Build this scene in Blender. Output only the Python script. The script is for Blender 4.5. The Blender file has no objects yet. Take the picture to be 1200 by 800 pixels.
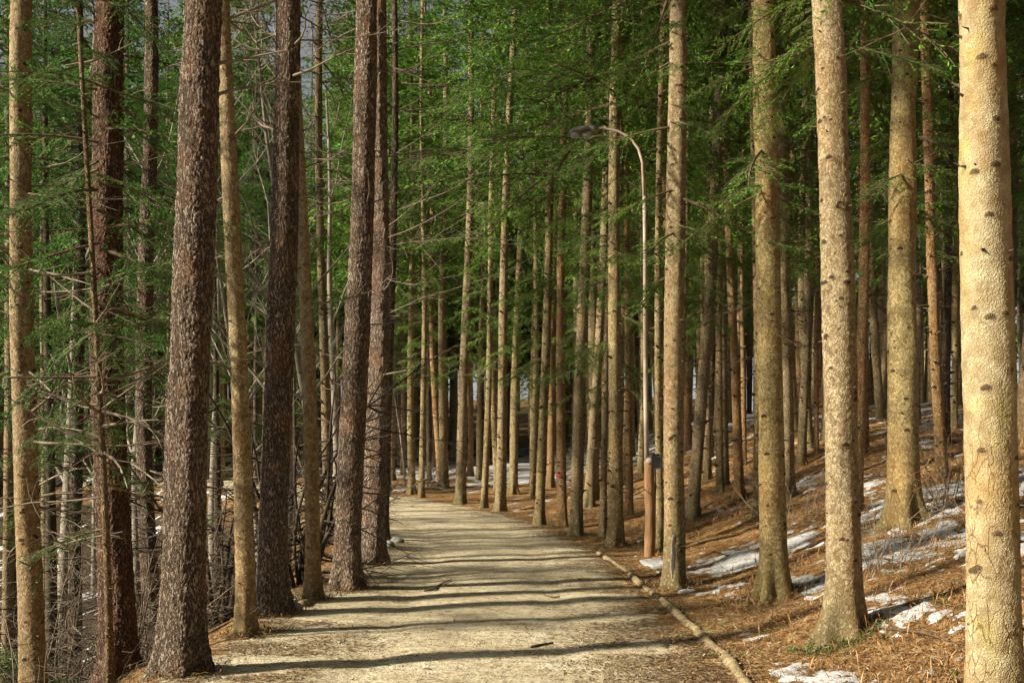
import bpy, math, random
import numpy as np
from math import radians as R, pi

SC = bpy.context.scene
COL = SC.collection
F = 1287.0; EYE = 1.6; HY = 520.0          # focal length in px of a 1200 px wide picture, eye height, horizon row
rnd = random.Random(7)
RS = np.random.RandomState(11)

# ------------------------------------------------------------------ terrain
def smooth(a, b, v):
    t = np.clip((v - a) / (b - a), 0, 1)
    return t * t * (3 - 2 * t)

_perm = np.random.RandomState(3).rand(256, 256)
def vnoise(x, y):
    x = np.asarray(x, float); y = np.asarray(y, float)
    xi = np.floor(x).astype(int); yi = np.floor(y).astype(int)
    fx = x - xi; fy = y - yi
    fx = fx * fx * (3 - 2 * fx); fy = fy * fy * (3 - 2 * fy)
    g = lambda a, b: _perm[a & 255, b & 255]
    return (g(xi, yi) * (1 - fx) + g(xi + 1, yi) * fx) * (1 - fy) + (g(xi, yi + 1) * (1 - fx) + g(xi + 1, yi + 1) * fx) * fy
def fbm(x, y, o=4):
    s = 0; a = .5
    for k in range(o):
        s = s + a * vnoise(x * 2 ** k + 17 * k, y * 2 ** k + 31 * k); a *= .5
    return s / (1 - .5 ** o)

HALF = 1.75
_cy = np.concatenate([np.arange(-30, 13, .5), np.arange(13, 90, .4)])
_cx = np.where(_cy < 13, 1.52 - HALF, 1.52 - HALF - .0112 * (_cy - 13) ** 2)
_tx = np.gradient(_cx); _ty = np.gradient(_cy); _n = np.hypot(_tx, _ty); _tx /= _n; _ty /= _n
def pathu(x, y):
    """signed distance from the middle of the path, right positive"""
    x = np.atleast_1d(np.asarray(x, float)); y = np.atleast_1d(np.asarray(y, float))
    sh = x.shape; x = x.ravel(); y = y.ravel(); out = np.empty_like(x)
    for i in range(0, len(x), 20000):
        xx = x[i:i + 20000, None]; yy = y[i:i + 20000, None]
        d = (xx - _cx) ** 2 + (yy - _cy) ** 2
        j = d.argmin(1); k = np.arange(len(j))
        dx = xx[:, 0] - _cx[j]; dy = yy[:, 0] - _cy[j]
        out[i:i + 20000] = np.sign(dx * _ty[j] - dy * _tx[j]) * np.sqrt(d[k, j])
    return out.reshape(sh)

def height(x, y, u=None, rough=True):
    x = np.atleast_1d(np.asarray(x, float)); y = np.atleast_1d(np.asarray(y, float))
    if u is None: u = pathu(x, y)
    t = np.maximum(u - HALF, 0)
    r = x / (np.abs(y) + 2)
    s = .06 + .30 * smooth(0.0, .3, r)
    h = s * (np.sqrt(t * t + .5) - .707)
    h = 3.6 * (1 - np.exp(-h / 3.6))
    l = np.maximum(-u - HALF - .35, 0)
    dl = np.minimum(.62 * (np.sqrt(l * l + .06) - .245), 100)
    dl = 4.6 * (1 - np.exp(-dl / 4.2))
    rise = .34 * np.maximum(l - 15, 0); rise = 9 * (1 - np.exp(-rise / 9))
    h = h - dl + rise
    h = h + 6.5 * smooth(75, 210, y) * (1 - .85 * smooth(.14, .30, x / (np.abs(y) + 2))) + 6 * smooth(45, 110, np.abs(x)) * smooth(10, 60, y)
    if rough:
        off = smooth(1.5, 3.0, np.abs(u))
        h = h + off * ((fbm(x * .55 + 5, y * .55) - .5) * .30 + (fbm(x * 2.6, y * 2.6 + 9) - .5) * .07)
        h = h + (fbm(x * 1.3, y * 1.3) - .5) * .035 + (fbm(x * 7, y * 7, 2) - .5) * .008
        # two faint wheel ruts in the path
        h = h - .018 * np.exp(-((np.abs(u + .1) - .75) / .22) ** 2)
    return h
def H1(x, y): return float(height(x, y)[0])

def px(xp, yp, Y):                       # a pixel of the photograph at distance Y
    return ((xp - 600) / F * Y, Y, EYE + (HY - yp) / F * Y)
def hit(xp, yp):                         # where the line through a pixel meets the ground
    Ys = np.arange(5, 120, .05)
    xs = (xp - 600) / F * Ys; zs = EYE + (HY - yp) / F * Ys
    b = np.nonzero(zs <= height(xs, Ys))[0]
    Y = float(Ys[b[0]]) if len(b) else 60.
    return (xp - 600) / F * Y, Y

# ------------------------------------------------------------------ mesh builder
class MB:
    def __init__(s): s.v = []; s.q = []; s.m = []; s.n = 0
    def add(s, V, Q, mat=0):
        V = np.asarray(V, np.float32).reshape(-1, 3); Q = np.asarray(Q, np.int64).reshape(-1, 4)
        s.v.append(V); s.q.append(Q + s.n); s.m.append(np.full(len(Q), mat, np.int32)); s.n += len(V)
    def mesh(s, name, mats, smooth_=True, attrs=None):
        V = np.concatenate(s.v) if s.v else np.zeros((0, 3), np.float32)
        Q = np.concatenate(s.q) if s.q else np.zeros((0, 4), np.int64)
        M = np.concatenate(s.m) if s.m else np.zeros(0, np.int32)
        me = bpy.data.meshes.new(name)
        tri = Q[:, 2] == Q[:, 3]
        cnt = np.where(tri, 3, 4)
        flat = Q.ravel()
        if tri.any():
            keep = np.ones(Q.shape, bool); keep[tri, 3] = False
            flat = Q[keep]
        me.vertices.add(len(V)); me.vertices.foreach_set('co', V.ravel())
        me.loops.add(len(flat)); me.loops.foreach_set('vertex_index', flat.astype(np.int32))
        me.polygons.add(len(Q))
        st = np.concatenate([[0], np.cumsum(cnt)[:-1]]) if len(Q) else np.zeros(0)
        me.polygons.foreach_set('loop_start', st.astype(np.int32))
        me.polygons.foreach_set('material_index', M)
        me.polygons.foreach_set('use_smooth', np.full(len(Q), smooth_, bool))
        if attrs:
            for k, a in attrs.items():
                at = me.attributes.new(k, 'FLOAT', 'POINT'); at.data.foreach_set('value', np.asarray(a, np.float32))
        me.update(calc_edges=True); me.validate()
        for m in (mats if isinstance(mats, (list, tuple)) else [mats]): me.materials.append(m)
        return me

def tube(mb, pts, rad, n=6, mat=0, cap=True, jit=0.):
    P = np.asarray(pts, float); k = len(P); rad = np.broadcast_to(np.asarray(rad, float), (k,))
    T = np.gradient(P, axis=0) if k > 2 else np.repeat((P[1] - P[0])[None], 2, 0)
    T /= np.linalg.norm(T, axis=1)[:, None] + 1e-9
    a = np.array([0, 0, 1.]) if abs(T[0][2]) < .9 else np.array([1., 0, 0])
    U = np.cross(T, a); U /= np.linalg.norm(U, axis=1)[:, None] + 1e-9
    W = np.cross(T, U)
    th = np.arange(n) * 2 * pi / n
    rr = rad[:, None] * (1 + (jit * RS.randn(k, n) if jit else 0))
    V = P[:, None] + (np.cos(th)[None, :, None] * U[:, None] + np.sin(th)[None, :, None] * W[:, None]) * rr[:, :, None] * np.ones((k, n, 1))
    V = V.reshape(-1, 3)
    i = np.arange(k - 1)[:, None] * n; j = np.arange(n)[None]; j2 = (j + 1) % n
    Q = np.stack([i + j, i + n + j, i + n + j2, i + j2], -1).reshape(-1, 4)
    if cap:
        V = np.vstack([V, P[:1], P[-1:]])
        a0, a1 = k * n, k * n + 1; jj = np.arange(n); jn = (jj + 1) % n
        Q = np.vstack([Q, np.stack([jj, jn, np.full(n, a0), np.full(n, a0)], 1),
                       np.stack([(k - 1) * n + jn, (k - 1) * n + jj, np.full(n, a1), np.full(n, a1)], 1)])
    mb.add(V, Q, mat)

def link(name, me, parent=None, loc=None):
    o = bpy.data.objects.new(name, me); COL.objects.link(o)
    if parent is not None: o.parent = parent
    if loc is not None: o.location = loc
    return o
def tag(o, label=None, cat=None, group=None, kind=None):
    if label: o['label'] = label
    if cat: o['category'] = cat
    if group: o['group'] = group
    if kind: o['kind'] = kind
    return o
def thing(name, label, cat, loc, group=None, rz=0):
    o = bpy.data.objects.new(name, None); COL.objects.link(o); o.location = loc; o.rotation_euler = (0, 0, rz)
    o.empty_display_size = .2
    return tag(o, label, cat, group)
def dup(root, loc, rz=0, sc=1, label=None, group=None):
    r = root.copy(); COL.objects.link(r); r.location = loc; r.rotation_euler = (0, 0, rz); r.scale = (sc, sc, sc)
    if label: r['label'] = label
    if group: r['group'] = group
    for ch in root.children:
        c = ch.copy(); COL.objects.link(c); c.parent = r
    return r

# ------------------------------------------------------------------ materials
class NT:
    def __init__(s, name, disp=None):
        s.m = bpy.data.materials.new(name); s.m.use_nodes = True; s.t = s.m.node_tree; s.t.nodes.clear()
        s.out = s.t.nodes.new('ShaderNodeOutputMaterial')
        if disp: s.m.displacement_method = disp
    def n(s, typ, **kw):
        nd = s.t.nodes.new('ShaderNode' + typ)
        for k, v in kw.items():
            if k.startswith('_'): setattr(nd, k[1:], v)
            else:
                key = {'x': 0, 'y': 1, 'z': 2}.get(k, k.replace('__', ' '))
                sock = nd.inputs[key]
                if isinstance(v, bpy.types.NodeSocket): s.t.links.new(v, sock)
                else: sock.default_value = v
        return nd
    def l(s, a, b): s.t.links.new(a, b)
    def math(s, op, a, b=0., c=0., clamp=False):
        nd = s.t.nodes.new('ShaderNodeMath'); nd.operation = op; nd.use_clamp = clamp
        for i, v in enumerate((a, b, c)):
            if isinstance(v, bpy.types.NodeSocket): s.l(v, nd.inputs[i])
            else: nd.inputs[i].default_value = v
        return nd.outputs[0]
    def ramp(s, v, stops, interp='LINEAR'):
        nd = s.t.nodes.new('ShaderNodeValToRGB'); e = nd.color_ramp; e.interpolation = interp
        while len(e.elements) < len(stops): e.elements.new(.5)
        for el, (p, c) in zip(e.elements, stops):
            el.position = p; el.color = (c, c, c, 1) if isinstance(c, (int, float)) else (*c, 1)
        s.l(v, nd.inputs[0]); return nd.outputs[0]
    def mix(s, f, a, b, mode='MIX'):
        nd = s.t.nodes.new('ShaderNodeMix'); nd.data_type = 'RGBA'; nd.blend_type = mode
        for i, v in ((0, f), (6, a), (7, b)):
            if isinstance(v, bpy.types.NodeSocket): s.l(v, nd.inputs[i])
            elif i == 0: nd.inputs[0].default_value = v
            else: nd.inputs[i].default_value = (*v, 1)
        return nd.outputs[2]
    def coord(s, scale=(1, 1, 1), which='Object', rand=True):
        tc = s.n('TexCoord'); v = tc.outputs[which]
        if rand:
            oi = s.n('ObjectInfo'); a = s.n('VectorMath', _operation='ADD'); s.l(v, a.inputs[0])
            k = s.n('VectorMath', _operation='SCALE'); k.inputs[0].default_value = (31, 17, 23); s.l(oi.outputs['Random'], k.inputs['Scale'])
            s.l(k.outputs[0], a.inputs[1]); v = a.outputs[0]
        mp = s.n('VectorMath', _operation='MULTIPLY'); s.l(v, mp.inputs[0]); mp.inputs[1].default_value = scale
        return mp.outputs[0]
    def noise(s, v, sc, det=4, rough=.55, dist=0.):
        nd = s.n('TexNoise'); s.l(v, nd.inputs['Vector']); nd.inputs['Scale'].default_value = sc
        nd.inputs['Detail'].default_value = det; nd.inputs['Roughness'].default_value = rough; nd.inputs['Distortion'].default_value = dist
        return nd.outputs[0]
    def vor(s, v, sc, feat='F1', out='Distance', rnd_=1.):
        nd = s.n('TexVoronoi', _feature=feat); s.l(v, nd.inputs['Vector']); nd.inputs['Scale'].default_value = sc
        nd.inputs['Randomness'].default_value = rnd_
        return nd.outputs[out]
    def warp(s, v, sc, amt):
        nd = s.n('TexNoise'); s.l(v, nd.inputs['Vector']); nd.inputs['Scale'].default_value = sc; nd.inputs['Detail'].default_value = 3
        k = s.n('VectorMath', _operation='SCALE'); s.l(nd.outputs[1], k.inputs[0]); k.inputs['Scale'].default_value = amt
        a = s.n('VectorMath', _operation='ADD'); s.l(v, a.inputs[0]); s.l(k.outputs[0], a.inputs[1]); return a.outputs[0]
    def finish(s, col, rough=.85, h=None, dist=.01, spec=.25, disp=None, transl=None):
        b = s.n('BsdfPrincipled')
        for k, v in (('Base Color', col), ('Roughness', rough)):
            if isinstance(v, bpy.types.NodeSocket): s.l(v, b.inputs[k])
            else: b.inputs[k].default_value = (*v, 1) if k == 'Base Color' else v
        b.inputs['Specular IOR Level'].default_value = spec
        if h is not None:
            bp = s.n('Bump'); s.l(h, bp.inputs['Height']); bp.inputs['Distance'].default_value = dist; bp.inputs['Strength'].default_value = 1
            s.l(bp.outputs[0], b.inputs['Normal'])
        sh = b.outputs[0]
        if transl:
            tr = s.n('BsdfTranslucent'); s.l(col, tr.inputs[0]) if isinstance(col, bpy.types.NodeSocket) else None
            mx = s.n('MixShader'); mx.inputs[0].default_value = transl; s.l(sh, mx.inputs[1]); s.l(tr.outputs[0], mx.inputs[2]); sh = mx.outputs[0]
        s.l(sh, s.out.inputs['Surface'])
        if disp is not None:
            d = s.n('Displacement'); s.l(disp[0], d.inputs['Height']); d.inputs['Scale'].default_value = disp[1]; d.inputs['Midlevel'].default_value = disp[2]
            s.l(d.outputs[0], s.out.inputs['Displacement'])
        return s.m

def spruce_bark(name, near, tint=(1, 1, 1), moss=.35, warm=0.):
    """thin scaly spruce bark: small flakes, pale patches, dark pocks, a little lichen"""
    n = NT(name, 'BOTH' if near else None)
    v = n.coord((1, 1, 1)); vf = n.coord((1, 1, .75))
    w = n.warp(vf, 14, .035)
    fl = n.vor(w, 95 if near else 55); fl2 = n.vor(w, 34, 'DISTANCE_TO_EDGE')
    fine = n.noise(v, 95, 4, .65); mid = n.noise(v, 9, 5, .6); big = n.noise(n.coord((1, 1, .35)), 1.6, 4, .6)
    base = n.ramp(mid, [(.25, (.19, .128, .07)), (.45, (.34, .255, .15)), (.62, (.48, .385, .25)), (.8, (.62, .53, .38))])
    base = n.mix(n.ramp(big, [(.38, 0.), (.66, .7)]), base, (.60, .50, .35))
    base = n.mix(n.ramp(fl, [(.30, 0.), (.62, .62)]), base, (.13, .085, .045))
    base = n.mix(n.ramp(fl2, [(.0, .5), (.07, 0.)]), base, (.10, .062, .035))
    pock = n.vor(n.coord((1, 1, 1)), 15); base = n.mix(n.ramp(pock, [(.10, .8), (.24, 0.)]), base, (.055, .035, .02))
    lich = n.noise(n.coord((1, 1, .45)), 3.1, 6, .72)
    base = n.mix(n.ramp(lich, [(.55, 0.), (.70, moss)]), base, (.26, .24, .07))
    sc_ = n.noise(n.coord((1, 1, 4.5)), 7, 5, .7); base = n.mix(n.ramp(sc_, [(.60, 0.), (.70, .6)]), base, (.09, .058, .032))
    blot = n.noise(n.coord((1, 1, .8)), 13, 4, .7); base = n.mix(n.ramp(blot, [(.53, 0.), (.64, .75)]), base, (.11, .07, .038))
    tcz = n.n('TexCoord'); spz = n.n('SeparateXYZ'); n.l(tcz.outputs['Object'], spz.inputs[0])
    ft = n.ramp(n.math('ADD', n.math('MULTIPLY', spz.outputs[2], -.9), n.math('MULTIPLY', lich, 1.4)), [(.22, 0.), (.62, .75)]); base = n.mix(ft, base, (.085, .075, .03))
    red = n.noise(n.coord((1, 1, .4)), 2.3, 4, .6)
    base = n.mix(n.ramp(red, [(.50 - warm, 0.), (.75, .45 + warm)]), base, (.36, .17, .06))
    base = n.mix(n.ramp(fine, [(.38, .75), (.50, 0.)]), base, (.10, .065, .035))
    cellc = n.n('RGBToBW'); n.l(n.vor(n.warp(n.coord((1, 1, .8)), 30, .04), 48, 'F1', 'Color'), cellc.inputs[0])
    base = n.mix(n.ramp(cellc.outputs[0], [(.2, .6), (.45, 0.)]), base, (.17, .11, .06)); base = n.mix(n.ramp(cellc.outputs[0], [(.62, 0.), (.85, .28)]), base, (.62, .54, .40))
    ka = n.n('Attribute'); ka.attribute_name = 'knot'; kf = n.math('ADD', ka.outputs['Fac'], n.math('MULTIPLY', n.math('SUBTRACT', fine, .5), .5))
    base = n.mix(n.ramp(kf, [(.28, 0.), (.5, .93)]), base, (.03, .018, .011))
    if tint != (1, 1, 1): base = n.mix(1., base, tint, 'MULTIPLY')
    hh = n.math('SUBTRACT', n.math('MULTIPLY', fine, .8), n.math('MULTIPLY', n.ramp(fl, [(.15, 0.), (.7, 1.)]), .45)); hh = n.math('ADD', hh, n.math('MULTIPLY', cellc.outputs[0], .9))
    hh = n.math('ADD', hh, n.ramp(fl2, [(0., 0.), (.10, .8)]))
    hh = n.math('ADD', hh, n.math('MULTIPLY', mid, 1.2))
    return n.finish(base, .82, hh if not near else None, .012, .2, (hh, .0026, .8) if near else None)

def rough_bark(name, near, tint=(1, 1, 1)):
    """deeply furrowed bark with tall plates, rusty in the furrows"""
    n = NT(name, 'BOTH' if near else None)
    w = n.warp(n.coord((1, 1, .30)), 6, .10)
    na = n.noise(w, 44, 5, .62); rid = n.math('ABSOLUTE', n.math('SUBTRACT', na, .5)); rid = n.math('MULTIPLY', rid, 9., clamp=True)
    nb = n.noise(n.warp(n.coord((1, 1, .75)), 11, .06), 34, 4, .6); r2 = n.math('MULTIPLY', n.math('ABSOLUTE', n.math('SUBTRACT', nb, .5)), 9., clamp=True)
    pl = n.math('MULTIPLY', rid, n.math('ADD', .45, n.math('MULTIPLY', r2, .55)))
    fine = n.noise(n.coord((1, 1, .8)), 85, 4, .7); mid = n.noise(n.coord((1, 1, .5)), 6, 4); m2 = n.noise(n.coord((1, 1, .7)), 66, 4, .75)
    col = n.ramp(n.math('ADD', n.math('MULTIPLY', m2, .65), n.math('MULTIPLY', mid, .35)), [(.33, (.13, .095, .07)), (.48, (.24, .19, .145)), (.66, (.42, .355, .285))])
    col = n.mix(n.ramp(pl, [(.05, 1.), (.28, .75), (.55, 0.)]), col, (.045, .026, .016))
    rust = n.noise(n.coord((1, 1, .6)), 5.2, 4)
    col = n.mix(n.ramp(rust, [(.50, 0.), (.72, .45)]), col, (.26, .125, .06))
    col = n.mix(n.ramp(fine, [(.40, .5), (.52, 0.)]), col, (.07, .04, .025))
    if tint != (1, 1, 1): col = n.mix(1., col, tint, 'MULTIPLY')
    hh = n.math('ADD', n.ramp(pl, [(0., 0.), (.35, .7), (.8, 1.)]), n.math('MULTIPLY', fine, .5)); hh = n.math('ADD', hh, n.math('MULTIPLY', m2, .5))
    return n.finish(col, .88, hh if not near else None, .02, .15, (hh, .011, .9) if near else None)

def plated_bark(name):
    """pale old bark broken by thin rusty cracks into big irregular plates, flaky between"""
    n = NT(name, 'BOTH')
    v = n.coord((1, 1, 1)); w = n.warp(n.warp(n.coord((1, 1, .42)), 6, .12), 25, .03)
    e = n.vor(w, 15, 'DISTANCE_TO_EDGE'); fl = n.vor(n.warp(v, 20, .03), 105)
    tc = n.n('TexCoord'); sp = n.n('SeparateXYZ'); n.l(tc.outputs['Object'], sp.inputs[0])
    low = n.ramp(n.math('ADD', n.math('MULTIPLY', sp.outputs[2], -.45), n.math('ADD', n.math('MULTIPLY', n.noise(v, 2.5), .6), .95)), [(.35, 0.), (.7, 1.)])
    mid = n.noise(v, 7, 5, .62); fine = n.noise(v, 100, 4, .65)
    col = n.ramp(mid, [(.28, (.22, .16, .085)), (.46, (.38, .31, .19)), (.64, (.54, .47, .32)), (.85, (.62, .56, .42))])
    col = n.mix(n.ramp(fl, [(.3, 0.), (.62, .45)]), col, (.24, .14, .06))
    og = n.noise(n.coord((1, 1, .5)), 3, 4); col = n.mix(n.ramp(og, [(.52, 0.), (.70, .5)]), col, (.42, .25, .09))
    band = n.noise(n.coord((1, 1, .8)), 4.3, 5, .7); col = n.mix(n.ramp(band, [(.54, 0.), (.68, .75)]), col, (.26, .14, .05)); ka = n.n('Attribute'); ka.attribute_name = 'knot'; kf = n.math('ADD', ka.outputs['Fac'], n.math('MULTIPLY', n.math('SUBTRACT', fine, .5), .5)); col = n.mix(n.ramp(kf, [(.28, 0.), (.5, .93)]), col, (.05, .028, .015))
    lich = n.noise(n.coord((1, 1, .5)), 5.1, 4); col = n.mix(n.ramp(lich, [(.58, 0.), (.70, .6)]), col, (.36, .31, .08))
    crack = n.math('MULTIPLY', n.ramp(e, [(0., 1.), (.04, 0.)]), n.math('MULTIPLY', low, n.ramp(n.noise(v, 8, 3), [(.38, .15), (.52, 1.)])))
    col = n.mix(crack, col, (.13, .055, .02))
    col = n.mix(n.ramp(fine, [(.38, .65), (.49, 0.)]), col, (.20, .12, .055))
    bl = n.noise(n.coord((1, 1, .8)), 14, 5, .75); col = n.mix(n.ramp(bl, [(.50, 0.), (.62, .6)]), col, (.20, .13, .065)); col = n.mix(1., col, (.92, .96, .90), 'MULTIPLY')
    hh = n.math('ADD', n.math('MULTIPLY', fine, .6), n.math('MULTIPLY', crack, -1.3))
    hh = n.math('ADD', hh, n.math('MULTIPLY', n.ramp(fl, [(.15, 1.), (.7, 0.)]), .8)); hh = n.math('ADD', hh, mid)
    return n.finish(col, .8, None, .01, .2, (hh, .0032, .8))

def simple(name, c1, c2, sc=8, rough=.85, dist=.004, z=1., rand=True, spec=.2):
    n = NT(name); v = n.coord((1, 1, z), rand=rand); a = n.noise(v, sc, 5, .65)
    return n.finish(n.ramp(a, [(.3, c1), (.7, c2)]), rough, n.noise(v, sc * 5, 3), dist, spec)

def needle_mat(name, cs):
    n = NT(name)
    ri = n.n('NewGeometry').outputs['Random Per Island']
    v = n.coord((1, 1, 1)); big = n.noise(v, 1.3, 2)
    f = n.math('ADD', n.math('MULTIPLY', ri, .45), n.math('MULTIPLY', big, .75))
    col = n.ramp(f, [(.2, cs[0]), (.5, cs[1]), (.8, cs[2]), (.95, cs[3])])
    col = n.mix(n.ramp(ri, [(.05, .85), (.07, 0.)], 'CONSTANT'), col, (.13, .085, .03))
    return n.finish(col, .55, spec=.3, transl=.35)

M = {}
M['spruce'] = spruce_bark('spruce_bark', False, (1.2, 1.20, .95))
M['spruce_warm'] = spruce_bark('spruce_bark_reddish', False, (1.2, 1.0, .75), .1, .10)
M['spruce_grey'] = spruce_bark('spruce_bark_greyish', False, (1.05, 1.05, .92), .25)
M['spruce_near'] = spruce_bark('spruce_bark_close', True, (.82, .81, .70), .7, .02)
M['spruce_moss'] = spruce_bark('spruce_bark_mossy', True, (.88, .87, .60), .95, .04)
M['spruce_olive'] = spruce_bark('spruce_bark_olive', True, (.84, .80, .66), .45)
M['plated'] = plated_bark('plated_spruce_bark')
M['rough'] = rough_bark('furrowed_bark', False); M['rough_near'] = rough_bark('furrowed_bark_close', True)
M['rough_grey'] = rough_bark('furrowed_bark_greyish', True, (1.25, 1.25, 1.25))
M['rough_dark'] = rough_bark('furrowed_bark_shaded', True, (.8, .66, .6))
M['twig'] = simple('dead_twig', (.10, .075, .05), (.27, .215, .155), 9)
M['stub'] = simple('branch_stub', (.05, .033, .02), (.15, .10, .06), 14)
M['wood'] = simple('branch_wood', (.075, .05, .03), (.16, .11, .07), 9)
M['pale_bark'] = simple('pale_bark', (.12, .10, .075), (.33, .285, .225), 7, dist=.01, z=.5)
M['dull'] = spruce_bark('dull_young_bark', False, (.62, .58, .48), .3)
M['dark_bark'] = simple('dark_bark', (.03, .022, .016), (.09, .065, .045), 9, dist=.01, z=.5)
M['needles'] = needle_mat('spruce_needles', [(.012, .04, .009), (.06, .16, .022), (.18, .33, .045), (.34, .48, .09)])
M['fir'] = needle_mat('fir_needles', [(.010, .036, .010), (.04, .12, .022), (.10, .23, .04), (.22, .36, .07)])

# ------------------------------------------------------------------ fronds
def frond(L, rg, step, nl, nw, sp, wfac=.40):
    """one live spruce branch lying along +x: side twigs with needle tufts"""
    cs, dirs, ups = [], [], []
    def axis(x): return np.array([x, .04 * math.sin(x * 3 + ph), -.10 * x * x / L * 2 + .12 * max(0, x - .7 * L)])
    ph = rg.uniform(0, 6); x = .16 * L
    tw = []
    while x < L * .99:
        for s in (-1, 1):
            if rg.random() < .1: continue
            l = wfac * L * (1 - x / L) ** .75 * rg.uniform(.6, 1.15) * min(1, .35 + 1.6 * x / L) + .05
            a = R(rg.uniform(38, 62)) * s
            tw.append((axis(x), np.array([math.cos(a), math.sin(a), rg.uniform(-.5, .25)]), l))
        x += sp * rg.uniform(.7, 1.3)
    tw.append((axis(.35 * L), np.array([1, 0, -.12]), .64 * L))
    for p, d, l in tw:
        d = d / np.linalg.norm(d); side = np.cross([0, 0, 1], d)
        for s in np.arange(.02, l, step):
            q = p + d * s + np.array([0, 0, -.7 * s * s])
            for g in (-1, 1, 0):
                if g == 0 and rg.random() < .55: continue
                nd = d * rg.uniform(.7, 1.1) + side * g * rg.uniform(.5, .9) + np.array([0, 0, rg.uniform(-.6, .6)])
                cs.append(q); dirs.append(nd / np.linalg.norm(nd)); ups.append(rg.uniform(-.9, .9))
    C = np.array(cs); D = np.array(dirs); u = np.array(ups)
    S = np.cross(D, np.array([0, 0, 1.])); S /= np.linalg.norm(S, axis=1)[:, None] + 1e-9
    N = np.cross(S, D); S = S * np.cos(u)[:, None] + N * np.sin(u)[:, None]
    ln = nl * (.7 + .6 * RS.rand(len(C)))[:, None]; w = nw * (.7 + .6 * RS.rand(len(C)))[:, None]
    V = np.stack([C, C + D * ln * .5 + S * w * .5, C + D * ln, C + D * ln * .5 - S * w * .5], 1)
    wood = MB()
    xs = np.linspace(0, L * .95, 7); tube(wood, [axis(a) for a in xs], np.linspace(.008 + .006 * L, .003, 7), 4, cap=False)
    for p, d, l in tw[:-1]:
        if l > .12: tube(wood, [p, p + d * l * .5 + np.array([0, 0, -.09 * l * l]), p + d * l * .95 + np.array([0, 0, -.3 * l * l])], [.004, .003, .0015], 3, cap=False)
    return V.reshape(-1, 3), wood

rg = random.Random(5)
FINE = [frond(L, rg, .030, .042, .0125, .062) for L in (1.9, 1.7, 1.5, 1.3, 1.1, .9)]
MIDF = [frond(L, rg, .055, .070, .022, .09) for L in (1.9, 1.6, 1.3, 1.0)]
COARSE = [frond(L, rg, .10, .13, .045, .14) for L in (1.9, 1.6, 1.3)]

def put_frond(mb, tpl, p, az, pitch, L, rgn, roll=0.):
    V, wd = tpl; 
    Lt = V[:, 0].max(); k = L / Lt
    ca, sa = math.cos(az), math.sin(az); cp, sp = math.cos(pitch), math.sin(pitch)
    flip = rgn.choice((-1, 1)); cr, sr = math.cos(roll), math.sin(roll)
    def tf(V):
        x = V[:, 0] * k; y = V[:, 1] * k * flip; z = V[:, 2] * k
        y, z = y * cr - z * sr, y * sr + z * cr
        x2 = x * cp - z * sp; z2 = x * sp + z * cp
        return np.stack([x2 * ca - y * sa + p[0], x2 * sa + y * ca + p[1], z2 + p[2]], 1)
    T = tf(V); mb.add(T, np.arange(len(T)).reshape(-1, 4), 0)
    for v, q in zip(wd.v, wd.q): pass
    W = np.concatenate(wd.v); Q = np.concatenate(wd.q); mb.add(tf(W), Q, 1)

def crown(rgn, zc, Ht, Lmax, lean=(0, 0), fine_to=0., mid_to=9., dens=1., low=6, r0=.12, az0=None):
    mb = MB(); z = zc
    step0 = 1.0 if Ht > 12 else .62
    while z < Ht - .3:
        f = (z - zc) / (Ht - zc)
        Lz = Lmax * (1 - f) ** .75 * (.55 + .45 * min(1, f * 5 + .3)) + .15
        nb = 5 if f > .08 else 3
        a0 = rgn.uniform(0, 2 * pi)
        for i in range(nb):
            if rgn.random() > dens + .38 * min(1, max(0, (z - zc - 2) / 3)): continue
            a = a0 + i * 2 * pi / nb + rgn.uniform(-.35, .35); zz = z + rgn.uniform(-.12, .12)
            T = rgn.choice(FINE if zz < fine_to else MIDF if zz < mid_to else COARSE)
            put_frond(mb, T, (lean[0] * zz, lean[1] * zz, zz), a, R(rgn.uniform(-34, 12) + 25 * f), Lz * rgn.uniform(.6, 1.3), rgn, rgn.uniform(-.6, .6))
        z += step0 * rgn.uniform(.32, .50) * (1 + .5 * (z > mid_to))
    for i in range(low):
        zz = zc - rgn.uniform(.2, 3.0); a = rgn.uniform(0, 2 * pi)
        T = rgn.choice(FINE if zz < fine_to else MIDF)
        put_frond(mb, T, (lean[0] * zz, lean[1] * zz, zz), a, R(rgn.uniform(-25, -2)), rgn.uniform(.6, 1.3), rgn, rgn.uniform(-.3, .3))
    return mb

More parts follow.
